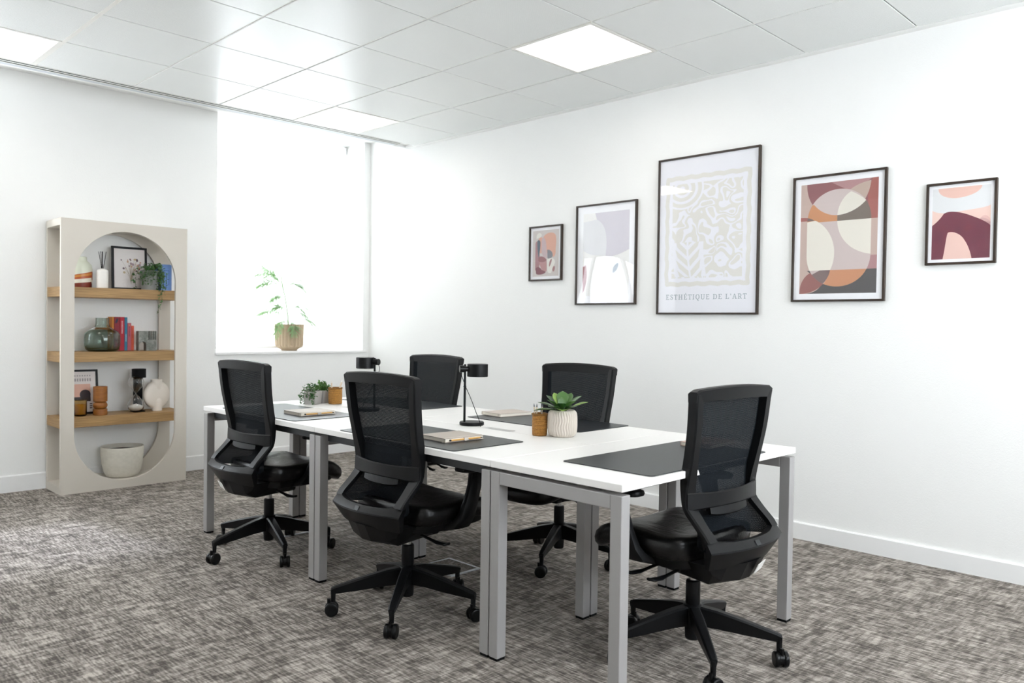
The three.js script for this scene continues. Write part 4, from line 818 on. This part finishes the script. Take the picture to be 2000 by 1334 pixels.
wallPrint(2.618, 3.158, 1.379, 2.099, 'pale lilac print whose wavy glass mirrors the window, second from the left', (c, W, H) => insetCanvas(c, W, H, W * 0.1, (w, h) => {
  c.fillStyle = '#e9e8e6'; c.fillRect(0, 0, w, h); const s = (...a) => shape(c, w, h, ...a);
  s('#cdc8d1', [['M', 0.26, 0], ['L', 1, 0], ['L', 1, 0.46], ['C', 0.8, 0.52, 0.6, 0.55, 0.5, 0.52], ['C', 0.55, 0.3, 0.5, 0.14, 0.3, 0.08]]);
  s('#dcdcdf', [['M', 0.0, 0.1], ['L', 0.3, 0.08], ['C', 0.5, 0.14, 0.55, 0.3, 0.5, 0.52], ['C', 0.3, 0.52, 0.1, 0.5, 0, 0.44]]);
  s('#8d99a6', [['M', 0.66, 0.68], ['C', 0.7, 0.62, 0.78, 0.6, 0.78, 0.63], ['C', 0.77, 0.7, 0.7, 0.73, 0.66, 0.73]]);
  s('#a77b80', [['M', 0, 0.64], ['L', 0.07, 0.62], ['C', 0.12, 0.75, 0.08, 0.9, 0, 0.97]]);
}), { wavy: 0.0022 });
wallPrint(3.332, 4.065, 1.311, 2.336, 'largest print with pale cut-out leaf shapes and a French title, in the middle', (c, W, H) => {
  c.fillStyle = '#eaeaf0'; c.fillRect(0, 0, W, H);
  const x0 = W * 0.085, y0 = H * 0.125, w = W * 0.83, h = H * 0.69, ink = '#dedcd7', r = rng(303);
  c.strokeStyle = ink; c.lineWidth = W * 0.04; c.lineJoin = 'round'; c.beginPath();
  for (let i = 0; i <= 80; i++) { const e = i / 20, k = Math.floor(e) % 4, s = e % 1, q = W * 0.006 * Math.sin(i * 1.9), p = [[x0 + w * s, y0 + q], [x0 + w + q, y0 + h * s], [x0 + w * (1 - s), y0 + h + q], [x0 + q, y0 + h * (1 - s)]][k]; i ? c.lineTo(...p) : c.moveTo(...p); }
  c.closePath(); c.stroke();
  // cut-out leaf and ribbon shapes: bands of a slowly wandering field, with arcs at the top left and a leafy stem below
  const n1 = lattice(24, 30, 311), n2 = lattice(16, 20, 312), n3 = lattice(30, 40, 313), ix = Math.round(x0 + W * 0.055), iy = Math.round(y0 + W * 0.055), iw = Math.round(w - W * 0.11), ih = Math.round(h - W * 0.11), im = c.createImageData(iw, ih);
  const inkRGB = [222, 220, 215], paperRGB = [234, 234, 240];
  for (let y = 0; y < ih; y++) for (let x = 0; x < iw; x++) {
    const u = x / iw, v = y / ih;
    const wx = u * 8 + 1.3 * n2(u * 7, v * 10), wy = v * 10.5 + 1.3 * n1(u * 7 + 3, v * 10 + 5);
    let f = n1(wx, wy) * 2.9 + 0.3 * n3(u * 12, v * 17), k = f - Math.floor(f), on = k > 0.4;
    const ax = (u - 0.14) * 0.7, ay = v - 0.05, ra = Math.hypot(ax, ay);
    if (ra < 0.22) on = (ra * 15) % 1 > 0.42;
    const lx = u - 0.26 - 0.03 * Math.sin(v * 7), ly = v - 0.62;
    if (Math.abs(lx) < 0.23 && ly > 0 && v < 0.985) { const q = (v * 9 + Math.abs(lx) * 6.5) % 1; on = q > 0.4 && Math.abs(lx) > 0.014 && Math.abs(lx) < 0.2 - 0.05 * q; }
    const col = on ? inkRGB : paperRGB, o = (y * iw + x) * 4;
    im.data[o] = col[0]; im.data[o + 1] = col[1]; im.data[o + 2] = col[2]; im.data[o + 3] = 255;
  }
  c.putImageData(im, ix, iy);
  c.fillStyle = '#84949a'; c.font = Math.round(W * 0.062) + 'px serif'; c.textAlign = 'center';
  const text = "ESTHÉTIQUE DE L'ART"; let widths = [...text].map((ch) => c.measureText(ch).width), sp = W * 0.008, total = widths.reduce((a, b) => a + b + sp, 0), x = W / 2 - total / 2;
  c.textAlign = 'left'; [...text].forEach((ch, i) => { c.fillText(ch, x, H * 0.915); x += widths[i] + sp; });
}, { px: 1400 });
wallPrint(4.277, 4.805, 1.385, 2.107, 'print of overlapping rose, cream and orange ovals, second from the right', (c, W, H) => insetCanvas(c, W, H, W * 0.068, (w, h) => {
  const s = (...a) => shape(c, w, h, ...a);
  const cap = () => { c.beginPath(); c.moveTo(0.09 * w, 0.36 * h); c.bezierCurveTo(0.09 * w, -0.03 * h, 0.92 * w, -0.03 * h, 0.92 * w, 0.36 * h); c.lineTo(0.92 * w, 0.65 * h); c.bezierCurveTo(0.92 * w, 1.035 * h, 0.09 * w, 1.035 * h, 0.09 * w, 0.65 * h); c.closePath(); };
  c.fillStyle = '#c3aca2'; c.fillRect(0, 0, w, h);
  s('#8f5d60', [['M', 0.08, 0], ['L', 1, 0], ['L', 1, 0.3], ['L', 0.16, 0.19], ['C', 0.09, 0.12, 0.08, 0.05, 0.08, 0]]);
  s('#b08788', [['M', 0.4, 0], ['L', 0.92, 0], ['C', 0.8, 0.06, 0.72, 0.1, 0.68, 0.1], ['C', 0.6, 0.08, 0.5, 0.04, 0.4, 0]]);
  s('#a3625b', [['M', 0.93, 0], ['L', 1, 0], ['L', 1, 0.352], ['L', 0.9, 0.352], ['C', 0.9, 0.2, 0.82, 0.18, 0.93, 0]]);
  s('#bca79b', [['M', 0.91, 0.02], ['C', 0.9, 0.1, 0.86, 0.16, 0.82, 0.2], ['L', 0.62, 0.1], ['C', 0.7, 0.05, 0.8, 0.03, 0.91, 0.02]]);
  s('#a3625b', [['M', 0, 0.3], ['C', 0.08, 0.3, 0.15, 0.31, 0.18, 0.335], ['L', 0, 0.335]]);
  s('#ae8587', [['M', 0.88, 0.67], ['L', 1, 0.67], ['L', 1, 0.79], ['L', 0.85, 0.79]]);
  s('#524f50', [['M', 0.1, 0.79], ['L', 1, 0.79], ['L', 1, 1], ['L', 0.06, 1], ['C', 0.2, 1, 0.3, 0.95, 0.3, 0.9]]);
  s('#95605b', [['M', 0, 1], ['C', 0, 0.88, 0.1, 0.79, 0.27, 0.79], ['L', 0.34, 0.9], ['C', 0.25, 0.97, 0.14, 1, 0, 1]]);
  c.save(); cap(); c.clip();
  c.fillStyle = '#cbbcb9'; c.fillRect(0, 0, w, h);
  s('#c88d63', [['M', 0, 0.2], ['L', 0.18, 0.19], ['C', 0.26, 0.26, 0.38, 0.3, 0.49, 0.3], ['L', 0.49, 0.352], ['L', 0, 0.352]]);
  s('#766a61', [['M', 0.49, 0.3], ['C', 0.62, 0.3, 0.76, 0.26, 0.85, 0.19], ['L', 1, 0.2], ['L', 1, 0.352], ['L', 0.49, 0.352]]);
  s('#e2ddd2', [['M', 0.49, 0.3], ['C', 0.5, 0.2, 0.58, 0.13, 0.66, 0.1], ['C', 0.76, 0.13, 0.82, 0.17, 0.85, 0.19], ['C', 0.76, 0.26, 0.62, 0.3, 0.49, 0.3]]);
  s('#7d6a66', [['M', 0.09, 0.305], ['C', 0.13, 0.31, 0.16, 0.32, 0.19, 0.335], ['L', 0.09, 0.338]]);
  s('#e4dfd4', [['M', 0, 0.352], ['L', 0.2, 0.335], ['C', 0.34, 0.38, 0.46, 0.5, 0.46, 0.64], ['C', 0.46, 0.7, 0.44, 0.75, 0.41, 0.79], ['L', 0, 0.79]]);
  s('#e4dfd4', [['M', 0.49, 0.352], ['L', 1, 0.352], ['L', 1, 0.665], ['C', 0.7, 0.66, 0.5, 0.52, 0.49, 0.352]]);
  s('#c98f6b', [['M', 0.41, 0.79], ['L', 1, 0.79], ['L', 1, 1], ['L', 0.2, 1], ['C', 0.34, 0.92, 0.4, 0.84, 0.41, 0.79]]);
  s('#7b6866', [['M', 0.27, 0.79], ['L', 0.41, 0.79], ['C', 0.4, 0.84, 0.36, 0.88, 0.32, 0.91], ['L', 0.1, 0.85]]);
  c.restore();
}));
wallPrint(5.005, 5.331, 1.568, 1.989, 'small print with a maroon arch on pink, rightmost of the five frames', (c, W, H) => insetCanvas(c, W, H, W * 0.055, (w, h) => {
  c.fillStyle = '#dedfe0'; c.fillRect(0, 0, w, h); const s = (...a) => shape(c, w, h, ...a), r = rng(404);
  s('#e4bdb0', [['M', 0.1, 0], ['L', 0.85, 0], ['C', 0.84, 0.1, 0.6, 0.15, 0.4, 0.15], ['C', 0.25, 0.14, 0.1, 0.1, 0.1, 0]]);
  s('#e9cabf', [['M', 0, 0.3], ['C', 0.1, 0.36, 0.3, 0.36, 0.45, 0.34], ['C', 0.7, 0.32, 0.9, 0.32, 1, 0.28], ['L', 1, 1], ['L', 0, 1]]);
  s('#6f2d40', [['M', 0, 1], ['L', 0, 0.52], ['C', 0.1, 0.46, 0.15, 0.42, 0.2, 0.36], ['C', 0.3, 0.3, 0.55, 0.36, 0.7, 0.42], ['C', 0.85, 0.47, 0.95, 0.52, 1, 0.56], ['L', 1, 1]]);
  for (let i = 0; i < 26; i++) { c.fillStyle = i % 2 ? 'rgba(88,28,52,0.13)' : 'rgba(140,52,70,0.12)'; c.beginPath(); c.ellipse(w * (0.05 + 0.9 * r()), h * (0.5 + 0.45 * r()), w * (0.05 + 0.09 * r()), h * (0.04 + 0.09 * r()), r() * 3, 0, 7); c.save(); c.clip(); c.fill(); c.restore(); }
  c.fillStyle = '#e9cabf'; s('#e9cabf', [['M', 0, 0.3], ['L', 0, 0.52], ['C', 0.1, 0.46, 0.15, 0.42, 0.2, 0.36], ['C', 0.1, 0.36, 0.05, 0.33, 0, 0.3]]);
  s('#e6c3b8', [['M', 0.2, 1], ['C', 0.24, 0.85, 0.25, 0.7, 0.28, 0.63], ['C', 0.34, 0.6, 0.5, 0.64, 0.57, 0.74], ['C', 0.64, 0.82, 0.68, 0.92, 0.7, 1]]);
}));

renderer.render(scene, camera);
